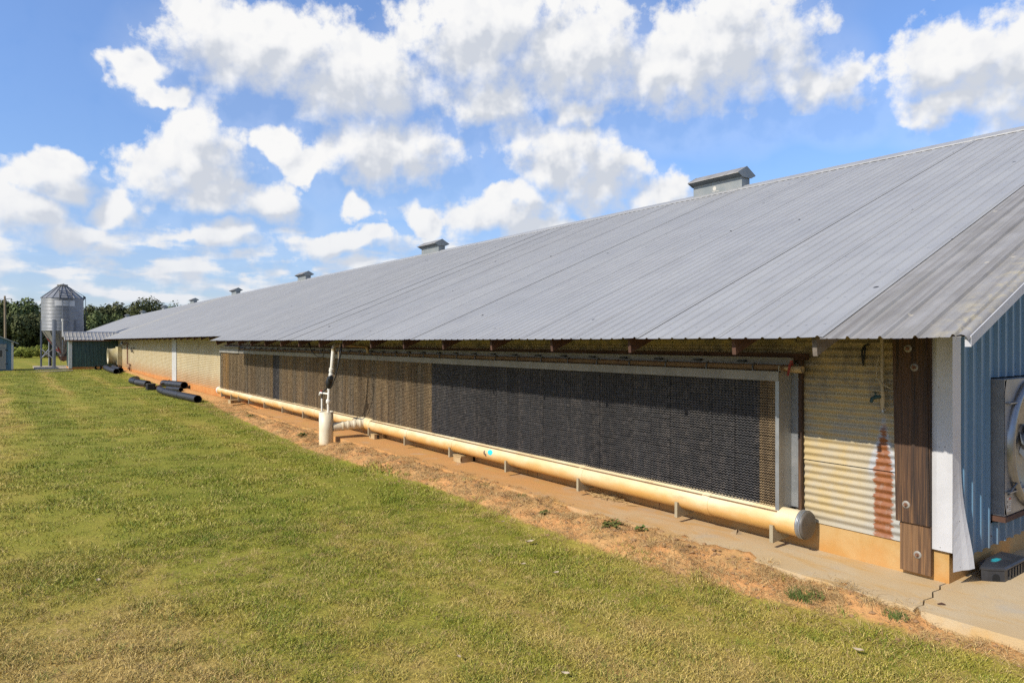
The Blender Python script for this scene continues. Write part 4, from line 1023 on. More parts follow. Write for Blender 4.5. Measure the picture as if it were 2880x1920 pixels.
# ================================================================== BLACK CORRUGATED PIPES ON THE GRASS
def ribbed(name, pts, r_, label, m='black_dusty', smooth_bore=False, bands=(), step=0.028):
    P = [Vector(p) for p in pts]; L = [0]
    for a, b_ in zip(P[:-1], P[1:]): L.append(L[-1]+(b_-a).length)
    n = max(4, int(L[-1]/step)); q = []; rr = []
    for i in range(n+1):
        s_ = L[-1]*i/n; k = max(j for j in range(len(L)-1) if L[j] <= s_+1e-9)
        q.append(P[k].lerp(P[k+1], (s_-L[k])/(L[k+1]-L[k]))); rr.append(r_*(1.0 if i % 4 < 2 else 0.93))
    q2 = [sum((q[max(0, min(n, i+d))] for d in range(-10, 11)), Vector())/21 if 10 < i < n-10 else q[i] for i in range(n+1)]
    t = thing(name, tuple(q2[0]-Vector((0, 0, r_))), label, 'pipe', 'black pipes lying on the grass')
    ext = MB().tube(q2, rr, 18, cap=False, smooth=False)
    obj('pipe_wall', ext, m, t)
    ins = MB().tube(q2, r_*0.86, 16, cap=False); obj('bore', ins, 'pipe_inside', t)
    for end, nb in ((0, 1), (n, n-1)):
        d = (q2[end]-q2[nb]).normalized(); a = d.orthogonal().normalized(); b2 = d.cross(a)
        rim = MB(); vs = []
        for k in range(18):
            an = 2*math.pi*k/18; u = a*math.cos(an)+b2*math.sin(an); vs += [q2[end]+u*r_*0.855, q2[end]+u*r_*1.0]
        rim.add(vs, [(2*k, 2*k+1, (2*k+3) % 36, (2*k+2) % 36) for k in range(18)]); obj('rim', rim, 'black_plastic', t)
    for s_ in bands:
        i = int(n*s_); obj('band', MB().tube([q2[i], q2[min(n, i+2)]], r_*1.03, 18), 'rubber', t)
    return t
g = lambda x, y, r_: (x, y, ground_z(x, y)+r_*0.96)
ribbed('drain_hose', [g(5.60, 27.6, .15), g(5.40, 30.3, .15), g(5.30, 32.3, .15), g(5.36, 34.2, .15)], .15, 'longest black corrugated pipe, nearest the camera on the grass', bands=(.36, .74))
ribbed('drain_hose', [g(6.44, 34.6, .17), g(6.06, 37.6, .17)], .17, 'short wide black pipe lying closest to the barn wall', 'black_plastic')
ribbed('drain_hose', [g(6.12, 33.6, .10), g(5.86, 35.3, .10)], .10, 'short thin black pipe between two larger pipes by the wall')
ribbed('drain_hose', [g(5.42, 38.0, .17), g(5.18, 39.8, .17)], .17, 'stubby black pipe piece joined to a bent elbow', 'black_dusty')
ribbed('pipe_elbow', [g(5.22, 40.3, .16), g(5.16, 41.8, .16), g(5.36, 42.8, .16), g(5.62, 43.3, .16)], .16, 'bent black pipe elbow behind the stubby pipe piece', 'black_plastic')
ribbed('drain_hose', [g(5.60, 52.4, .19), g(5.50, 54.8, .19), g(5.55, 57.6, .19), g(5.70, 60.2, .19)], .19, 'front one of two curved black pipes near the green shed', 'black_dusty', step=0.05)
ribbed('drain_hose', [g(6.00, 53.9, .19), g(5.98, 56.5, .19), g(6.04, 58.5, .19), g(6.3, 60.0, .19)], .19, 'rear one of two curved black pipes near the green shed', 'black_dusty', step=0.05)
ribbed('drain_hose', [g(5.12, 59.6, .20), g(5.30, 60.3, .20)], .20, 'very short black pipe end left of the two curved pipes', 'black_plastic')
t = thing('pipe_block', (5.28, 36.1, ground_z(5.28, 36.1)), 'black box-shaped pipe fitting between the pipes on the grass', 'pipe fitting')
zb = ground_z(5.28, 36.1); obj('body', MB().box((5.12, 36.0, zb), (5.46, 36.6, zb+0.30)), 'black_dusty', t)
for k in range(9): obj('rib', MB().box((5.14+k*0.036, 35.99, zb+0.02), (5.155+k*0.036, 35.999, zb+0.28)), 'rubber', t)
obj('hole', MB().prism([(36.1+0.0, zb+0.04), (36.5, zb+0.04), (36.5, zb+0.26), (36.1, zb+0.26)], 'x', 5.112, 5.118), 'pipe_inside', t)
t = thing('wood_block', (5.58, 35.9, ground_z(5.58, 35.9)), 'weathered brown wood block beside the black pipe fitting', 'wood')
zb = ground_z(5.58, 35.9); obj('block', MB().prism([(5.48, zb), (5.72, zb), (5.70, zb+0.22), (5.50, zb+0.20)], 'y', 35.8, 36.2), 'dark_wood', t)
sk = MB(); sk.tube([(5.65, 36.6, 0.0), (5.9, 37.0, 0.10), (6.2, 37.6, 0.16), (6.45, 38.2, 0.22)], [0.03, 0.035, 0.03, 0.012], 6)
sk.tube([(5.95, 37.1, 0.1), (6.05, 36.9, 0.2)], [0.025, 0.01], 6)
tag(obj('stick', sk, 'dark_wood'), 'crooked dead stick lying against the barn wall base', 'stick')

# ================================================================== THINGS ON THE FAR WALL
t = thing('gas_regulator', (6.6, 55.3, 0), 'rusty gas pipe with regulator climbing the tan barn wall', 'gas pipe')
obj('riser', MB().tube([(6.6, 55.5, 2.0), (6.6, 55.4, 0.55), (6.6, 54.3, 0.55), (6.6, 54.2, 0.05), (6.6, 54.1, -0.1)], 0.045, 8), 'rusty_steel', t)
obj('top_pipe', MB().tube([(6.6, 55.5, 2.0), (6.58, 56.6, 2.06), (6.58, 57.3, 2.0)], 0.04, 8), 'rusty_steel', t)
rgm = MB(); rgm.lathe([(0.001, -0.12), (0.10, -0.10), (0.13, -0.03), (0.13, 0.03), (0.10, 0.08), (0.04, 0.12), (0.04, 0.2)], (6.52, 57.6, 1.97), 'z', 16); obj('regulator', rgm, 'galv', t)
obj('valve', MB().tube([(6.55, 54.6, 0.42), (6.55, 55.8, 0.42)], 0.02, 6).tube([(6.55, 54.25, 0.2), (6.55, 54.25, 0.34)], 0.09, 8), 'rusty_steel', t)
t = thing('wall_lamp', (6.62, 51.9, 1.6), 'small black hook-shaped fixture on the tan barn wall', 'hook')
obj('hook', MB().tube([(6.66, 53.6, 1.70), (6.6, 53.6, 1.62), (6.6, 53.4, 1.45), (6.62, 53.1, 1.45), (6.62, 52.9, 1.55)], 0.035, 6).tube([(6.66, 52.8, 1.72), (6.6, 52.4, 1.66)], 0.03, 6), 'rubber', t)
t = thing('tunnel_fan', (6.3, 59.9, 0.3), 'cream fan cone and housing jutting from the barn wall by the green shed', 'fan')
obj('housing', MB().prism([(6.38, 0.40), (6.68, 0.30), (6.68, 1.78), (6.42, 1.74)], 'y', 59.2, 60.7), 'cream_fan', t)
cn = MB(); cn.lathe([(0.64, 6.42), (0.60, 6.30), (0.56, 6.05), (0.57, 5.85), (0.60, 5.82), (0.55, 5.84), (0.53, 6.2)], (0, 59.95, 1.04), 'x', 28)
obj('cone', cn, 'cream_fan', t)
dk = MB(); dk.disc((6.22, 59.95, 1.04), 0.53, 'x', 24); obj('mouth_disc', dk, 'pipe_inside', t)  # black disc painting the darkness inside the open cone
obj('support', MB().box((6.55, 59.9, -0.05), (6.61, 59.98, 0.34)), 'rusty_steel', t)

# ================================================================== GREEN CONTROL SHED
SYF = 61.7
sh = thing('control_shed', (5.0, SYF, 0), 'dark green ribbed metal shed joined to the side of the barn', 'shed')
sx0, sx1 = 3.45, 6.72
for i in range(4):
    a = sx0+0.18 + i*0.78; b_ = min(a+0.775, sx1); mb = MB(); pr = [(a, 0)]; k = a+0.12
    while k < b_-0.03: pr += [(k-0.028, 0), (k-0.012, 0.028), (k+0.012, 0.028), (k+0.028, 0)]; k += 0.24
    pr.append((b_, 0)); n = len(pr)
    mb.add([(x, SYF-h, 0.20) for x, h in pr]+[(x, SYF-h, 2.27) for x, h in pr], [(i_, i_+1, n+i_+1, n+i_) for i_ in range(n-1)])
    obj('wall_sheet', mb, 'green_sheet', sh)
obj('wall_core', MB().prism([(SYF+0.03, 0.02), (SYF+3.2, 0.02), (SYF+3.2, 2.24), (SYF+1.6, 2.82), (SYF+0.03, 2.24)], 'x', sx0+0.05, sx1), 'green_sheet', sh)
obj('corner_trim', MB().box((sx0-0.02, SYF-0.035, 0.10), (sx0+0.20, SYF-0.031+0.005, 2.22)).box((sx0-0.024, SYF-0.025, 0.10), (sx0-0.02, SYF+0.22, 2.22)), 'white_paint', sh)
obj('stem', MB().box((sx0, SYF-0.01, -0.2), (sx1, SYF+3.2, 0.20)), 'clay_stem', sh)
ex, rx_ = SYF-0.35, SYF+1.6; ze, zq = 2.26, 2.88; nps = 8; x = 3.15
def shed_sheet(xa, w, ya, za, yb, zb):
    mb = MB(); pr = [(0, 0), (0.02, 0.045), (0.05, 0.045), (0.07, 0), (w*0.5, 0.004), (w+0.01, 0)]; n = len(pr)
    mb.add([(xa+a, ya, za+h) for a, h in pr]+[(xa+a, yb, zb+h) for a, h in pr], [(i, n+i, n+i+1, i+1) for i in range(n-1)]); return mb
for i in range(15):
    o = obj('roof_panel', shed_sheet(x, 0.25, ex, ze, rx_, zq), 'galv_tan', sh)
    obj('roof_panel', shed_sheet(x, 0.25, SYF+3.55, ze, rx_, zq), 'galv_tan', sh); x += 0.252
obj('ridge_cap', MB().prism([(rx_-0.16, zq-0.03), (rx_, zq+0.055), (rx_+0.16, zq-0.03), (rx_, zq+0.04)], 'x', 3.12, 6.95), 'galv', sh)
obj('fascia', MB().box((3.17, ex+0.01, ze-0.09), (6.2, ex+0.04, ze-0.01)), 'rusty_steel', sh)
obj('rake_board', MB().prism([(ex+0.02, ze-0.10), (rx_, zq-0.10), (rx_, zq-0.01), (ex+0.02, ze-0.01)], 'x', 3.16, 3.19), 'white_paint', sh)
obj('vent_pipe', MB().tube([(3.07, SYF+0.3, 2.5), (3.07, SYF+0.3, 3.72)], 0.05, 8).tube([(3.07, SYF+0.3, 3.70), (3.07, SYF+0.3, 3.86)], 0.085, 8), 'white_paint', sh)

# ================================================================== FEED BIN
BX, BY, BR = 3.33, 67.4, 1.47
fb_ = thing('feed_bin', (BX, BY, 0.1), 'galvanised feed bin with cone top and hopper on tall legs', 'feed bin')
padc = MB().box((1.35, 61.9, -0.05), (3.42, 69.6, 0.11)).box((3.43, 65.2, -0.05), (6.0, 69.6, 0.11))
tag(obj('bin_foundation', padc, 'pad_concrete'), 'low concrete pad under the feed bin', 'concrete pad')
tag(obj('concrete_kerb', MB().prism([(0.95, -0.05), (3.5, 0.05), (3.5, 0.10), (0.95, 0.03)], 'y', 58.2, 58.7), 'pad_concrete'), 'thin concrete strip in the grass before the bin pad', 'concrete strip')
prof = []; z = 3.02
while z < 5.60:
    prof += [(BR, z), (BR+0.012, z+0.028), (BR, z+0.056), (BR-0.012, z+0.084)]; z += 0.112
bt = z; prof.append((BR, bt))
c = MB(); c.lathe(prof, (BX, BY, 0), 'z', 56); obj('shell', c, 'bin_metal', fb_)
c = MB(); n = 18
c.lathe([(BR+0.05, bt-0.03), (0.36, 6.66)], (BX, BY, 0), 'z', n, False); rf = obj('roof', c, 'bin_metal', fb_)
for k in range(n):
    a = 2*math.pi*k/n
    obj('roof_rib', MB().bar((BX+(BR+0.05)*math.cos(a), BY+(BR+0.05)*math.sin(a), bt-0.02), (BX+0.37*math.cos(a), BY+0.37*math.sin(a), 6.68), 0.04, 0.05), 'bin_metal', rf)
c = MB(); c.lathe([(0.36, 6.60), (0.37, 6.78), (0.40, 6.78), (0.38, 6.83), (0.001, 6.90)], (BX, BY, 0), 'z', 24); obj('lid', c, 'bin_hopper', fb_)
c = MB(); c.lathe([(BR, 3.02), (0.24, 1.02), (0.24, 0.92)], (BX, BY, 0), 'z', 14, False); hp = obj('hopper', c, 'bin_hopper', fb_)
for k in range(14):
    a = 2*math.pi*k/14
    obj('hopper_seam', MB().bar((BX+(BR+0.01)*math.cos(a), BY+(BR+0.01)*math.sin(a), 3.02), (BX+0.25*math.cos(a), BY+0.25*math.sin(a), 1.02), 0.035), 'bin_leg', hp)
legs = []
for k in range(6):
    a = R(-90-26+60*k); x, y = BX+(BR+0.03)*math.cos(a), BY+(BR+0.03)*math.sin(a); legs.append((x, y))
    tx, ty = -math.sin(a), math.cos(a)
    lg = MB().box((-0.11, -0.006, 0), (0.11, 0.006, 3.78)).box((-0.11, 0.007, 0), (-0.098, 0.09, 3.78)).box((0.098, 0.007, 0), (0.11, 0.09, 3.78)).box((-0.02, -0.03, 0), (0.02, -0.007, 3.78))
    lg.box((-0.15, -0.08, 0.0), (0.15, 0.11, 0.012))
    ca, sa = math.cos(a+math.pi/2), math.sin(a+math.pi/2)
    lg.v = [(x+vx*ca-vy*sa*-1*0 + vy*-sa*0 + vy*(-math.cos(a)), y+vx*sa+vy*(-math.sin(a)), z+0.11) for vx, vy, z in lg.v]
    obj('leg', lg, 'bin_leg', fb_)
def brace(i, j, za, zb_):
    (x0, y0), (x1, y1) = legs[i], legs[j]
    obj('brace', MB().bar((x0, y0, za), (x1, y1, zb_), 0.07, 0.02), 'galv', fb_)
for i, j in ((5, 0), (0, 1), (1, 2), (2, 3), (3, 4), (4, 5)):
    if (i, j) == (0, 1): continue
    brace(i, j, 0.75, 1.60); brace(j, i, 0.75, 1.60)
# ladder with hoops and the rails standing on the roof
la = R(-85)
def lp(off, r_, z): return (BX+r_*math.cos(la)-off*math.sin(la), BY+r_*math.sin(la)+off*math.cos(la), z)
ld = MB()
for s_ in (-0.22, 0.22): ld.tube([lp(s_, BR+0.14, 1.2), lp(s_, BR+0.14, 5.65)], 0.026, 6)
for z in np.arange(1.35, 5.6, 0.30): ld.tube([lp(-0.22, BR+0.14, z), lp(0.22, BR+0.14, z)], 0.012, 5)
for s_ in (-0.20, 0.20): ld.tube([lp(s_, BR+0.12, 3.05), lp(s_, 0.6, 0.4)], 0.016, 6)
obj('ladder', ld, 'bin_leg', fb_)
hr = MB()
for s_ in (-0.42, 0.42):
    hr.tube([lp(s_, BR+0.16, 5.45), lp(s_, BR+0.16, 6.1), lp(s_, BR-0.1, 6.35), lp(s_, 0.7, 6.40)], 0.035, 6)
for z in (5.62, 5.85, 6.05, 6.22): hr.tube([lp(-0.42, BR+0.14 - max(0, z-6.0)*1.0, z), lp(0.42, BR+0.14 - max(0, z-6.0)*1.0, z)], 0.022, 6)
obj('hand_rail', hr, 'bin_dark', fb_)
sg = MB(); vs = []; nn = 10
for i in range(nn+1):
    a = la + R(-29 + 55*i/nn) + R(0); vs += [(BX+(BR+0.03)*math.cos(a), BY+(BR+0.03)*math.sin(a), 5.02), (BX+(BR+0.03)*math.cos(a), BY+(BR+0.03)*math.sin(a), 5.47)]
sg.add(vs, [(2*i, 2*i+2, 2*i+3, 2*i+1) for i in range(nn)]); obj('sign', sg, 'sign_white', fb_)
# red and white stripes of the maker's emblem on the hopper
def hop(a, z):
    r_ = 0.24 + (BR-0.24)*(z-1.02)/2.0 + 0.018
    return (BX+r_*math.cos(R(a)), BY+r_*math.sin(R(a)), z)
for (a0, z0, a1, z1, w, m_) in ((-168, 2.55, -150, 1.95, 0.28, 'logo_red'), (-142, 2.45, -126, 1.85, 0.10, 'sign_white'), (-138, 2.10, -122, 1.75, 0.14, 'sign_white'), (-130, 1.90, -108, 1.30, 0.30, 'logo_red'), (-150, 1.60, -125, 1.30, 0.16, 'logo_red'), (-150, 1.40, -118, 1.12, 0.10, 'sign_white')):
    q = MB(); nn = 6; vs = []
    for i in range(nn+1):
        u = i/nn; a = a0+(a1-a0)*u; z = z0+(z1-z0)*u; vs += [hop(a, z), hop(a, z-w)]
    q.add(vs, [(2*i, 2*i+2, 2*i+3, 2*i+1) for i in range(nn)]); obj('emblem_stripe', q, m_, hp)
obj('lid_lever', MB().bar((BX+0.02, BY-0.1, 6.92), (BX+1.55, BY-0.2, 5.88), 0.035).prism([(BX+1.42, 5.95), (BX+1.62, 5.86), (BX+1.56, 5.70), (BX+1.46, 5.56)], 'y', BY-0.24, BY-0.16), 'bin_dark', fb_)
obj('pull_rod', MB().tube([(BX+1.60, BY-0.2, 5.85), (BX+1.62, BY-0.2, 0.6)], 0.022, 5), 'bin_dark', fb_)
obj('auger_boot', MB().prism([(BX-0.34, 0.95), (BX+0.40, 0.95), (BX+0.30, 0.62), (BX+0.05, 0.50), (BX-0.18, 0.62)], 'y', BY-0.3, BY+0.3).tube([(BX+0.05, BY, 0.60), (BX+3.3, BY, 1.9)], 0.06, 8), 'rusty_steel', fb_)

# ================================================================== SMALL BLUE SHED AT THE LEFT
bs = thing('blue_shed', (-1.6, 62, 0.1), 'small blue wooden shed with grey door at the left edge', 'shed')
q0, q1, qy = -3.4, 0.03, 62.0
for i in range(12):
    a = q0 + i*(q1-q0)/12; b_ = a+(q1-q0)/12-0.008; zt = lambda x: 2.12 + 0.47*(1.69-abs(x+1.69))
    mb = MB(); lo = 0.12
    if -1.75 < (a+b_)/2 < -0.36: lo = 1.98
    mb.prism([(a, lo), (b_, lo), (b_, zt(b_)), (a, zt(a))], 'y', qy, qy+0.03); obj('wall_board', mb, 'blue_wood', bs)
obj('wall_core', MB().prism([(q0+0.01, 0.0), (q1-0.01, 0.0), (q1-0.01, 2.08), (-1.69, 2.86), (q0+0.01, 2.08)], 'y', qy+0.035, qy+3.4), 'blue_wood', bs)
obj('corner_board', MB().box((q1-0.11, qy-0.02, 0.10), (q1+0.02, qy-0.002, 2.10)).box((q1+0.003, qy-0.0, 0.10), (q1+0.022, qy+0.12, 2.10)), 'white_paint', bs)
dr = obj('door', MB().box((-1.70, qy-0.03, 0.12), (-0.39, qy+0.02, 1.66)), 'grey_wood', bs)
obj('door_window', MB().box((-0.95, qy-0.045, 1.05), (-0.62, qy-0.031, 1.52)), 'window_glass', dr)
obj('hinge', MB().box((-0.44, qy-0.045, 1.50), (-0.28, qy-0.031, 1.55)).box((-0.44, qy-0.045, 0.5), (-0.28, qy-0.031, 0.55)), 'rubber', dr)
obj('door_header', MB().box((-1.75, qy-0.025, 1.68), (-0.36, qy-0.002, 1.96)), 'grey_wood', bs)
for s_ in (1, -1):
    mb = MB(); e = -1.69+s_*2.05
    mb.prism([(-1.69, 2.93), (e, 2.93-0.475*2.05), (e, 2.98-0.475*2.05), (-1.69, 3.0)], 'y', qy-0.3, qy+3.7); obj('roof_slope', mb, 'galv', bs)

# ================================================================== UTILITY POLE
up_ = thing('utility_pole', (-0.6, 86, 0), 'tall bare wooden utility pole behind the blue shed', 'pole')
obj('shaft', MB().tube([(-0.58, 86, -0.2), (-0.64, 86, 6.75)], [0.115, 0.085], 10), 'pole_wood', up_)
obj('lamp_arm', MB().tube([(-0.62, 86, 6.42), (-0.2, 85.9, 6.50), (-0.05, 85.9, 6.46)], 0.03, 6), 'galv_dark', up_)

# ================================================================== TREES AND BUSHES
def crown_mesh(seed, lobes, leaves, size, flat=1.0, holes=0.0):
    """leaf clumps spread over many lobes inside a unit crown (radius about 1, height 0..2)"""
    q = random.Random(seed); vs = []; fs = []
    L = []
    for k in range(lobes):
        a = q.uniform(0, 2*math.pi); h = q.uniform(-0.85, 0.85); rr = math.sqrt(max(0, 1-h*h))*q.uniform(0.35, 0.8)
        L.append((rr*math.cos(a), rr*math.sin(a), 1+h*0.78*flat, q.uniform(0.24, 0.46)))
    for (cx_, cy_, cz_, lr) in L:
        nl = int(leaves*lr*lr/0.12)
        for k in range(nl):
            u = Vector((q.gauss(0, 1), q.gauss(0, 1), q.gauss(0, 1))).normalized()
            rad = lr*(0.72+0.36*q.random())
            p = Vector((cx_, cy_, cz_)) + u*rad*Vector((1, 1, 0.85)).length/1.65
            nrm = (u + Vector((q.uniform(-.7, .7), q.uniform(-.7, .7), q.uniform(-.3, .8)))).normalized()
            a = nrm.orthogonal().normalized(); ang = q.uniform(0, 6.28); b = nrm.cross(a); a, b = a*math.cos(ang)+b*math.sin(ang), b*math.cos(ang)-a*math.sin(ang)
            s1 = size*q.uniform(0.6, 1.3); s2 = s1*q.uniform(0.45, 0.8); o = len(vs)
            vs += [p-a*s1, p+b*s2*0.9-a*0.2*s1, p+a*s1, p-b*s2]; fs.append((o, o+1, o+2, o+3))
    me = bpy.data.meshes.new('crown'); me.from_pydata([tuple(v) for v in vs], [], fs); me.update(); return me
crowns = [crown_mesh(s, 26, 170, 0.075) for s in (1, 2, 3, 4)]
def trunk_mesh(seed):
    q = random.Random(seed); mb = MB()
    mb.tube([(0, 0, -0.1), (0.02, 0, 0.4), (0.0, 0.03, 0.9), (0.03, 0.02, 1.4)], [0.07, 0.055, 0.045, 0.02], 7)
    for k in range(6):
        a = q.uniform(0, 6.28); h = q.uniform(0.5, 1.1); d = q.uniform(0.4, 0.75)
        mb.tube([(0.01, 0.01, h), (d*0.5*math.cos(a), d*0.5*math.sin(a), h+0.25), (d*math.cos(a), d*math.sin(a), h+0.5)], [0.032, 0.02, 0.008], 5)
    return mb.mesh('trunk')
trunks = [trunk_mesh(s) for s in (5, 6)]
def tree(name, x, y, h, w, label, group, cm, m='tree_leaf', low=0.0):
    t = thing(name, (x, y, 0), label, 'tree', group)
    k = h/1.9
    o = obj('trunk', rnd.choice(trunks), 'bark', t, (x, y, 0)); o.scale = (w*0.9, w*0.9, k)
    o = obj('crown', cm, m, t, (x, y, h - 1.86*k*(1-low))); o.scale = (w, w, k*(1-low)); o.rotation_euler = (0, 0, rnd.uniform(0, 6.28))
    return t
TX_ = [-30, -1.5, 0, 3.2, 7, 10.5, 12.8, 14.8, 16.4, 18.5, 20.3, 24, 45]; TH = [9, 8.4, 7.8, 8.4, 8.0, 8.0, 8.25, 7.9, 7.2, 7.6, 7.4, 8.2, 8.4]
x = -19.0; i = 0
while x < 34:
    h = float(np.interp(x, TX_, TH)); left = x < 3.2
    tree('broadleaf_tree', x, 131+rnd.uniform(-2, 2), h*rnd.uniform(0.93, 1.03), rnd.uniform(2.6, 3.3), 'dark green tree of the wood edge ' + ('behind the blue shed, left of the feed bin' if left else 'beyond the barn roof, right of the feed bin'), 'trees of the wood left of the bin' if left else 'trees of the wood right of the bin', crowns[i % 4])
    x += rnd.uniform(2.7, 3.6); i += 1
x = -18.0
while x < 26:
    h = float(np.interp(x, TX_, TH))*0.80; left = x < 3.2
    tree('broadleaf_tree', x, 123+rnd.uniform(-2.5, 2.5), h*rnd.uniform(0.85, 1.05), rnd.uniform(2.3, 3.0), 'dark green tree of the wood edge ' + ('behind the blue shed, left of the feed bin' if left else 'beyond the barn roof, right of the feed bin'), 'trees of the wood left of the bin' if left else 'trees of the wood right of the bin', crowns[(i+1) % 4])
    x += rnd.uniform(2.8, 3.8); i += 1
tree('round_crowned_tree', 18.3, 128.5, 9.2, 3.0, 'tall round-crowned tree rising above the far barn roof', None, crown_mesh(21, 34, 170, 0.06), low=0.25)
tree('sparse_tree', 24.2, 134, 9.0, 2.6, 'thin-leaved treetop peeping over the ridge by a roof vent', None, crown_mesh(22, 14, 70, 0.06), low=0.3)
bcm = [crown_mesh(s, 22, 150, 0.07, 0.8) for s in (31, 32, 33)]
bx = -13.0; i = 0
while bx < 12:
    t = thing('bush', (bx, 108, 0), 'yellow-green bush in the low hedge at the field edge', 'bush', 'bushes along the field edge')
    hh = 0.92*rnd.uniform(0.85, 1.1)
    o = obj('foliage', bcm[i % 3], 'bush_leaf', t, (bx, 108+rnd.uniform(-1, 1), -0.15)); o.scale = (rnd.uniform(0.95, 1.25), 1.1, hh); o.rotation_euler = (0, 0, rnd.uniform(0, 6))
    o2 = obj('stem', trunks[0], 'bark', t, (bx, 108, 0)); o2.scale = (0.5, 0.5, 0.7)
    bx += rnd.uniform(1.05, 1.5); i += 1

# ================================================================== WEEDS, LEAVES, LITTER
def weed(x, y, n, r_, h, label, broad=True):
    z = ground_z(x, y) if x < 5.95 else 0.0
    t = thing('weed', (x, y, z), label, 'weed', None)
    fol = MB(); stem = MB()
    for k in range(n):
        a = rnd.uniform(0, 6.28); d = r_*rnd.uniform(0.2, 1.0); px, py = x+d*math.cos(a), y+d*math.sin(a); zz = z + h*rnd.uniform(0.35, 1.0)
        stem.bar((x+(0.3 if broad else 0.9)*d*math.cos(a), y+(0.3 if broad else 0.9)*d*math.sin(a), z-0.01), (px, py, zz if broad else z+0.5*(zz-z)), 0.004)
        if broad:
            s_ = 0.035*rnd.uniform(0.6, 1.3); n_ = Vector((rnd.uniform(-.6, .6), rnd.uniform(-.6, .6), 1)).normalized(); u = n_.orthogonal().normalized()*s_; w = n_.cross(u).normalized()*s_
            p = Vector((px, py, zz)); fol.add([p-u, p-u*.3+w*.8, p+u, p-u*.3-w*.8], [(0, 1, 2, 3)])
        else:
            dx_, dy_ = math.cos(a)*0.007, math.sin(a)*0.007
            fol.add([(px-dy_*.4, py+dx_*.4, z-0.01), (px+dy_*.4, py-dx_*.4, z-0.01), (px+rnd.uniform(-.05, .05), py+rnd.uniform(-.05, .05), zz)], [(0, 1, 2)])
    obj('leaves', fol, 'weed_leaf', t); obj('stems', stem, 'weed_leaf', t)
weed(5.66, 5.75, 30, 0.15, 0.05, 'green broadleaf weed mat on the soil below the pads')
weed(5.74, 5.38, 10, 0.08, 0.05, 'small broadleaf weed right of the weed mat')
weed(5.45, 6.75, 9, 0.06, 0.06, 'little leafy weed at the soil bank left of the weed mat')
weed(5.58, 3.30, 190, 0.17, 0.07, 'dark green grass tuft at the lawn edge near the post', False)
weed(5.72, 2.60, 70, 0.11, 0.045, 'dark green grass tuft nearest the concrete crack', False)
weed(5.80, 8.55, 24, 0.10, 0.08, 'thin upright grass weed on the soil bank', False)
weed(5.80, 7.70, 18, 0.08, 0.09, 'tall thin grass weed beside the concrete edge', False)
weed(5.62, 20.6, 20, 0.12, 0.07, 'low leafy weed near the far pads')
weed(5.42, 15.6, 26, 0.16, 0.08, 'leafy weed on the soil beside the pump sump')
spots = [(4.72, 6.12, 0.055, 'large curled tan leaf lying on the lawn'), (4.98, 7.0, 0.03, 'small pale leaf near the lawn edge'), (4.2, 5.55, 0.03, 'small tan leaf in the middle of the lawn'), (3.9, 5.9, 0.022, 'tiny white leaf in the lawn'), (4.3, 5.15, 0.035, 'pale curled leaf on the lawn below the pads'), (5.02, 2.55, 0.04, 'pale leaf in the grass near the concrete'), (0.66, 7.6, 0.035, 'white scrap lying in the lawn at left'), (3.05, 3.55, 0.03, 'pale leaf in the foreground grass'), (2.6, 4.2, 0.022, 'tiny pale scrap in the foreground grass')]
for (x, y, s_, lab) in spots:
    z = ground_z(x, y)+0.035; mb = MB(); a = rnd.uniform(0, 6.28); vs = []
    for u in (-1, -0.3, 0.4, 1):
        w = (0.05, 0.5, 0.6, 0.1)[(-1, -0.3, 0.4, 1).index(u)]
        for v in (-w, 0, w):
            px, py = u*s_, v*s_; vs.append((x+px*math.cos(a)-py*math.sin(a), y+px*math.sin(a)+py*math.cos(a), z + s_*(0.5*abs(v)+0.35*u*u)))
    mb.add(vs, [(3*i+k, 3*i+k+1, 3*i+4+k, 3*i+3+k) for i in range(3) for k in range(2)])
    tag(obj('leaf', mb, 'litter'), lab, 'leaf')
for (x, y, rz, lab) in ((6.93, 1.86, 0.3, 'small brown twig on the bare concrete at right'), (6.1, 2.45, 0.8, 'tiny brown chip by the concrete crack')):
    tag(obj('twig', MB().tube([(x, y, 0.008), (x+0.03*math.cos(rz), y-0.03*math.sin(rz), 0.014), (x+0.06*math.cos(rz), y-0.06*math.sin(rz), 0.007)], [0.005, 0.009, 0.004], 6), 'dark_wood'), lab, 'twig')

# ================================================================== GRASS, DEAD THATCH, CLODS (uncountable)
def tuft(seed, nb, rad, h, w, lean, m, flat=False):
    q = random.Random(seed); vs = []; fs = []
    for k in range(nb):
        a = q.uniform(0, 6.28); d = rad*math.sqrt(q.random()); x, y = d*math.cos(a), d*math.sin(a); o = len(vs)
        f_ = q.uniform(0, 6.28); hh = h*q.uniform(0.45, 1.0); lx, ly = math.cos(f_)*lean*hh*q.uniform(0.3, 1.4), math.sin(f_)*lean*hh*q.uniform(0.3, 1.4)
        g_ = q.uniform(0, 6.28); ux, uy = math.cos(g_)*w/2, math.sin(g_)*w/2
        if flat: hh *= 0.25
        vs += [(x-ux, y-uy, -0.01), (x+ux, y+uy, -0.01), (x+lx*.45+ux*.7, y+ly*.45+uy*.7, hh*.6), (x+lx*.45-ux*.7, y+ly*.45-uy*.7, hh*.6), (x+lx, y+ly, hh)]
        fs += [(o, o+1, o+2, o+3), (o+3, o+2, o+4)]
    me = bpy.data.meshes.new('tuft'); me.from_pydata(vs, [], fs); me.update(); me.materials.append(MAT[m])
    return bpy.data.objects.new('tuft', me)          # source only: never linked to the scene
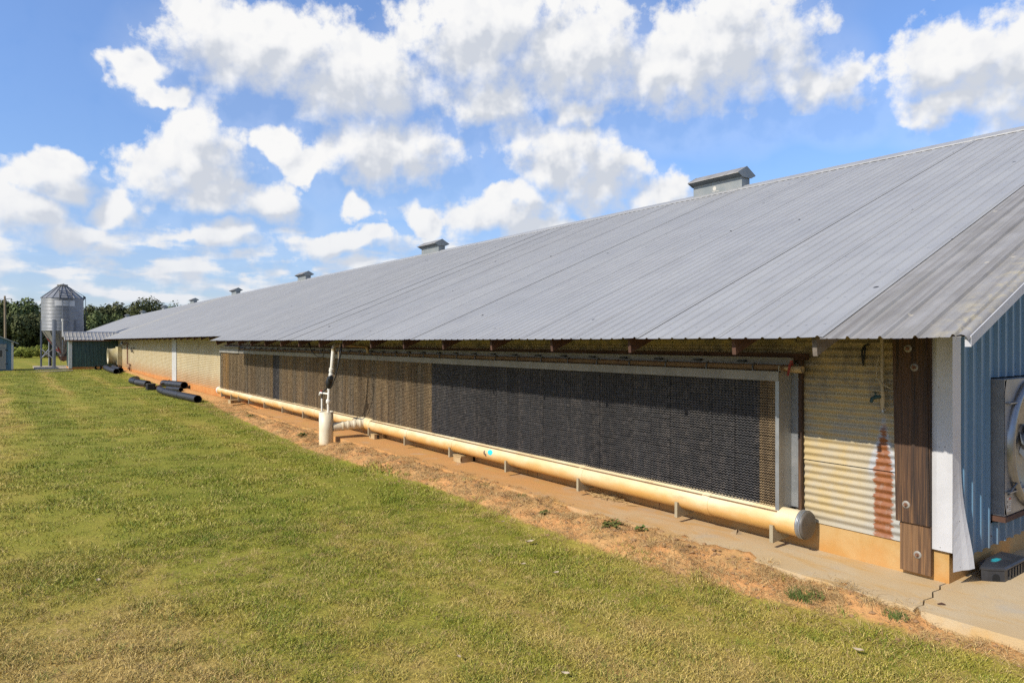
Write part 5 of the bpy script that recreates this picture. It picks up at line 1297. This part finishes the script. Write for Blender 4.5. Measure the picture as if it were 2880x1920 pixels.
def scatter(name, pts, rot, scl, idx, sources, label, cat):
    me = bpy.data.meshes.new(name); me.from_pydata(pts, [], [])
    for an, dat in (('rot', rot), ('scl', scl)):
        at = me.attributes.new(an, 'FLOAT', 'POINT'); at.data.foreach_set('value', dat)
    at = me.attributes.new('pick', 'INT', 'POINT'); at.data.foreach_set('value', idx)
    o = bpy.data.objects.new(name, me); col.objects.link(o)
    ng = bpy.data.node_groups.new(name, 'GeometryNodeTree')
    ng.interface.new_socket('Geometry', in_out='INPUT', socket_type='NodeSocketGeometry'); ng.interface.new_socket('Geometry', in_out='OUTPUT', socket_type='NodeSocketGeometry')
    N = ng.nodes; gi = N.new('NodeGroupInput'); go = N.new('NodeGroupOutput'); iop = N.new('GeometryNodeInstanceOnPoints')
    g2i = N.new('GeometryNodeGeometryToInstance')
    for s_ in reversed(sources):
        oi = N.new('GeometryNodeObjectInfo'); oi.inputs['Object'].default_value = s_
        ng.links.new(oi.outputs['Geometry'], g2i.inputs[0])
    def na(nm, dt):
        n = N.new('GeometryNodeInputNamedAttribute'); n.data_type = dt; n.inputs[0].default_value = nm; return n.outputs[0]
    cx_ = N.new('ShaderNodeCombineXYZ'); ng.links.new(na('rot', 'FLOAT'), cx_.inputs[2])
    e2r = N.new('FunctionNodeEulerToRotation'); ng.links.new(cx_.outputs[0], e2r.inputs[0])
    ng.links.new(gi.outputs[0], iop.inputs['Points']); ng.links.new(g2i.outputs[0], iop.inputs['Instance'])
    iop.inputs['Pick Instance'].default_value = True
    ng.links.new(na('pick', 'INT'), iop.inputs['Instance Index']); ng.links.new(e2r.outputs[0], iop.inputs['Rotation']); ng.links.new(na('scl', 'FLOAT'), iop.inputs['Scale'])
    ng.links.new(iop.outputs[0], go.inputs[0])
    md = o.modifiers.new('scatter', 'NODES'); md.node_group = ng
    tag(o, label, cat, kind='stuff'); return o
def soil_k(x, y): return sm(edge_x(y)-0.16, edge_x(y)+0.14, x + 0.30*fbm(x, y, 1.1, 4))
P_, RT, SC, IX = [], [], [], []
def sow(x0, x1, y0, y1, dens, smin, smax, n_src, base=0):
    n = int((x1-x0)*(y1-y0)*dens)
    X = nrng.uniform(x0, x1, n); Y = nrng.uniform(y0, y1, n); U = nrng.random(n); S = nrng.uniform(smin, smax, n); A = nrng.uniform(0, 6.28, n)
    for x, y, u, s_, a in zip(X, Y, U, S, A):
        k = soil_k(x, y)
        if u < k*0.985: continue
        patch = fbm(x, y, 0.9, 4)
        if patch < -0.25 and u > 0.55: continue
        P_.append((x, y, ground_z(x, y))); RT.append(a); SC.append(s_*(1+0.35*patch)*(1.15 if 0.02 < k < 0.5 else 1)); IX.append(base+int(nrng.integers(n_src)))
srcs = [tuft(s, 34, 0.085, 0.036, 0.0046, 1.6, 'grass_blade') for s in (41, 42, 43)] + [tuft(s, 30, 0.17, 0.042, 0.009, 1.5, 'grass_blade') for s in (44, 45)]
sow(-2.5, 6.0, 0.8, 5.0, 190, 0.75, 1.35, 3)
sow(-4.0, 6.0, 5.0, 9.0, 150, 0.75, 1.35, 3)
sow(-4.0, 6.0, 9.0, 15.0, 45, 0.7, 1.2, 2, 3)
sow(-4.5, 6.2, 15.0, 28.0, 22, 0.75, 1.25, 2, 3)
sow(-4.0, 6.3, 28.0, 62.0, 9, 0.9, 1.5, 2, 3)
scatter('lawn_grass', P_, RT, SC, IX, srcs, 'short mown lawn grass in front of the barn', 'grass')
P_, RT, SC, IX = [], [], [], []
for i in range(6500):
    y = 1.0 + 26*nrng.random()**1.35; e = edge_x(y); x = e + nrng.normal(0.30, 0.27)
    if y > 22.5: x = e + nrng.uniform(-0.4, 0.7)
    if x > 6.02 and y < 22.4 or x > 6.65: continue
    if fbm(x, y, 2.0, 3) < -0.12 and nrng.random() < 0.75: continue
    P_.append((x, y, ground_z(x, y)+0.004)); RT.append(nrng.uniform(0, 6.28)); SC.append(nrng.uniform(0.6, 1.3)); IX.append(int(nrng.integers(2)))
for i in range(2600):
    y = nrng.uniform(1.5, 8.5); x = nrng.uniform(-1.5, 5.4)
    P_.append((x, y, ground_z(x, y)+0.006)); RT.append(nrng.uniform(0, 6.28)); SC.append(nrng.uniform(0.5, 1.0)); IX.append(int(nrng.integers(2)))
scatter('dead_grass', P_, RT, SC, IX, [tuft(s, 16, 0.08, 0.11, 0.0038, 1.0, 'straw_blade', True) for s in (51, 52)], 'dry straw-coloured thatch along the soil bank', 'dead grass')
def clod(seed):
    q = random.Random(seed); mb = MB(); vs = []
    for (u, v, w) in ((1,0,0),(-1,0,0),(0,1,0),(0,-1,0),(0,0,1),(0,0,-1),(.7,.7,.1),(-.7,.6,.2),(.6,-.7,.3),(-.6,-.7,.2)):
        k = q.uniform(0.7, 1.15); vs.append((u*k, v*k, w*k*0.7))
    import bmesh
    bm = bmesh.new(); 
    for v in vs: bm.verts.new(v)
    bmesh.ops.convex_hull(bm, input=bm.verts); me = bpy.data.meshes.new('clod'); bm.to_mesh(me); bm.free(); me.materials.append(MAT['clay_clod'])
    return bpy.data.objects.new('clod', me)
mat('clay_clod', (0.46, 0.26, 0.12), (0.38, 0.22, 0.10), 5, 0.95)
P_, RT, SC, IX = [], [], [], []
for i in range(4200):
    y = 1.5 + 21*nrng.random()**1.3; e = edge_x(y); x = e + 0.38 + nrng.normal(0, 0.2)
    if x > 6.03 or (y < 4.5 and x > 5.86): continue
    P_.append((x, y, max(ground_z(x, y), 0.0 if x > 5.9 else -9))); RT.append(nrng.uniform(0, 6.28)); SC.append(0.005 + 0.026*nrng.random()**3); IX.append(int(nrng.integers(2)))
scatter('soil_clods', P_, RT, SC, IX, [clod(61), clod(62)], 'reddish clay crumbs on the soil bank', 'soil')
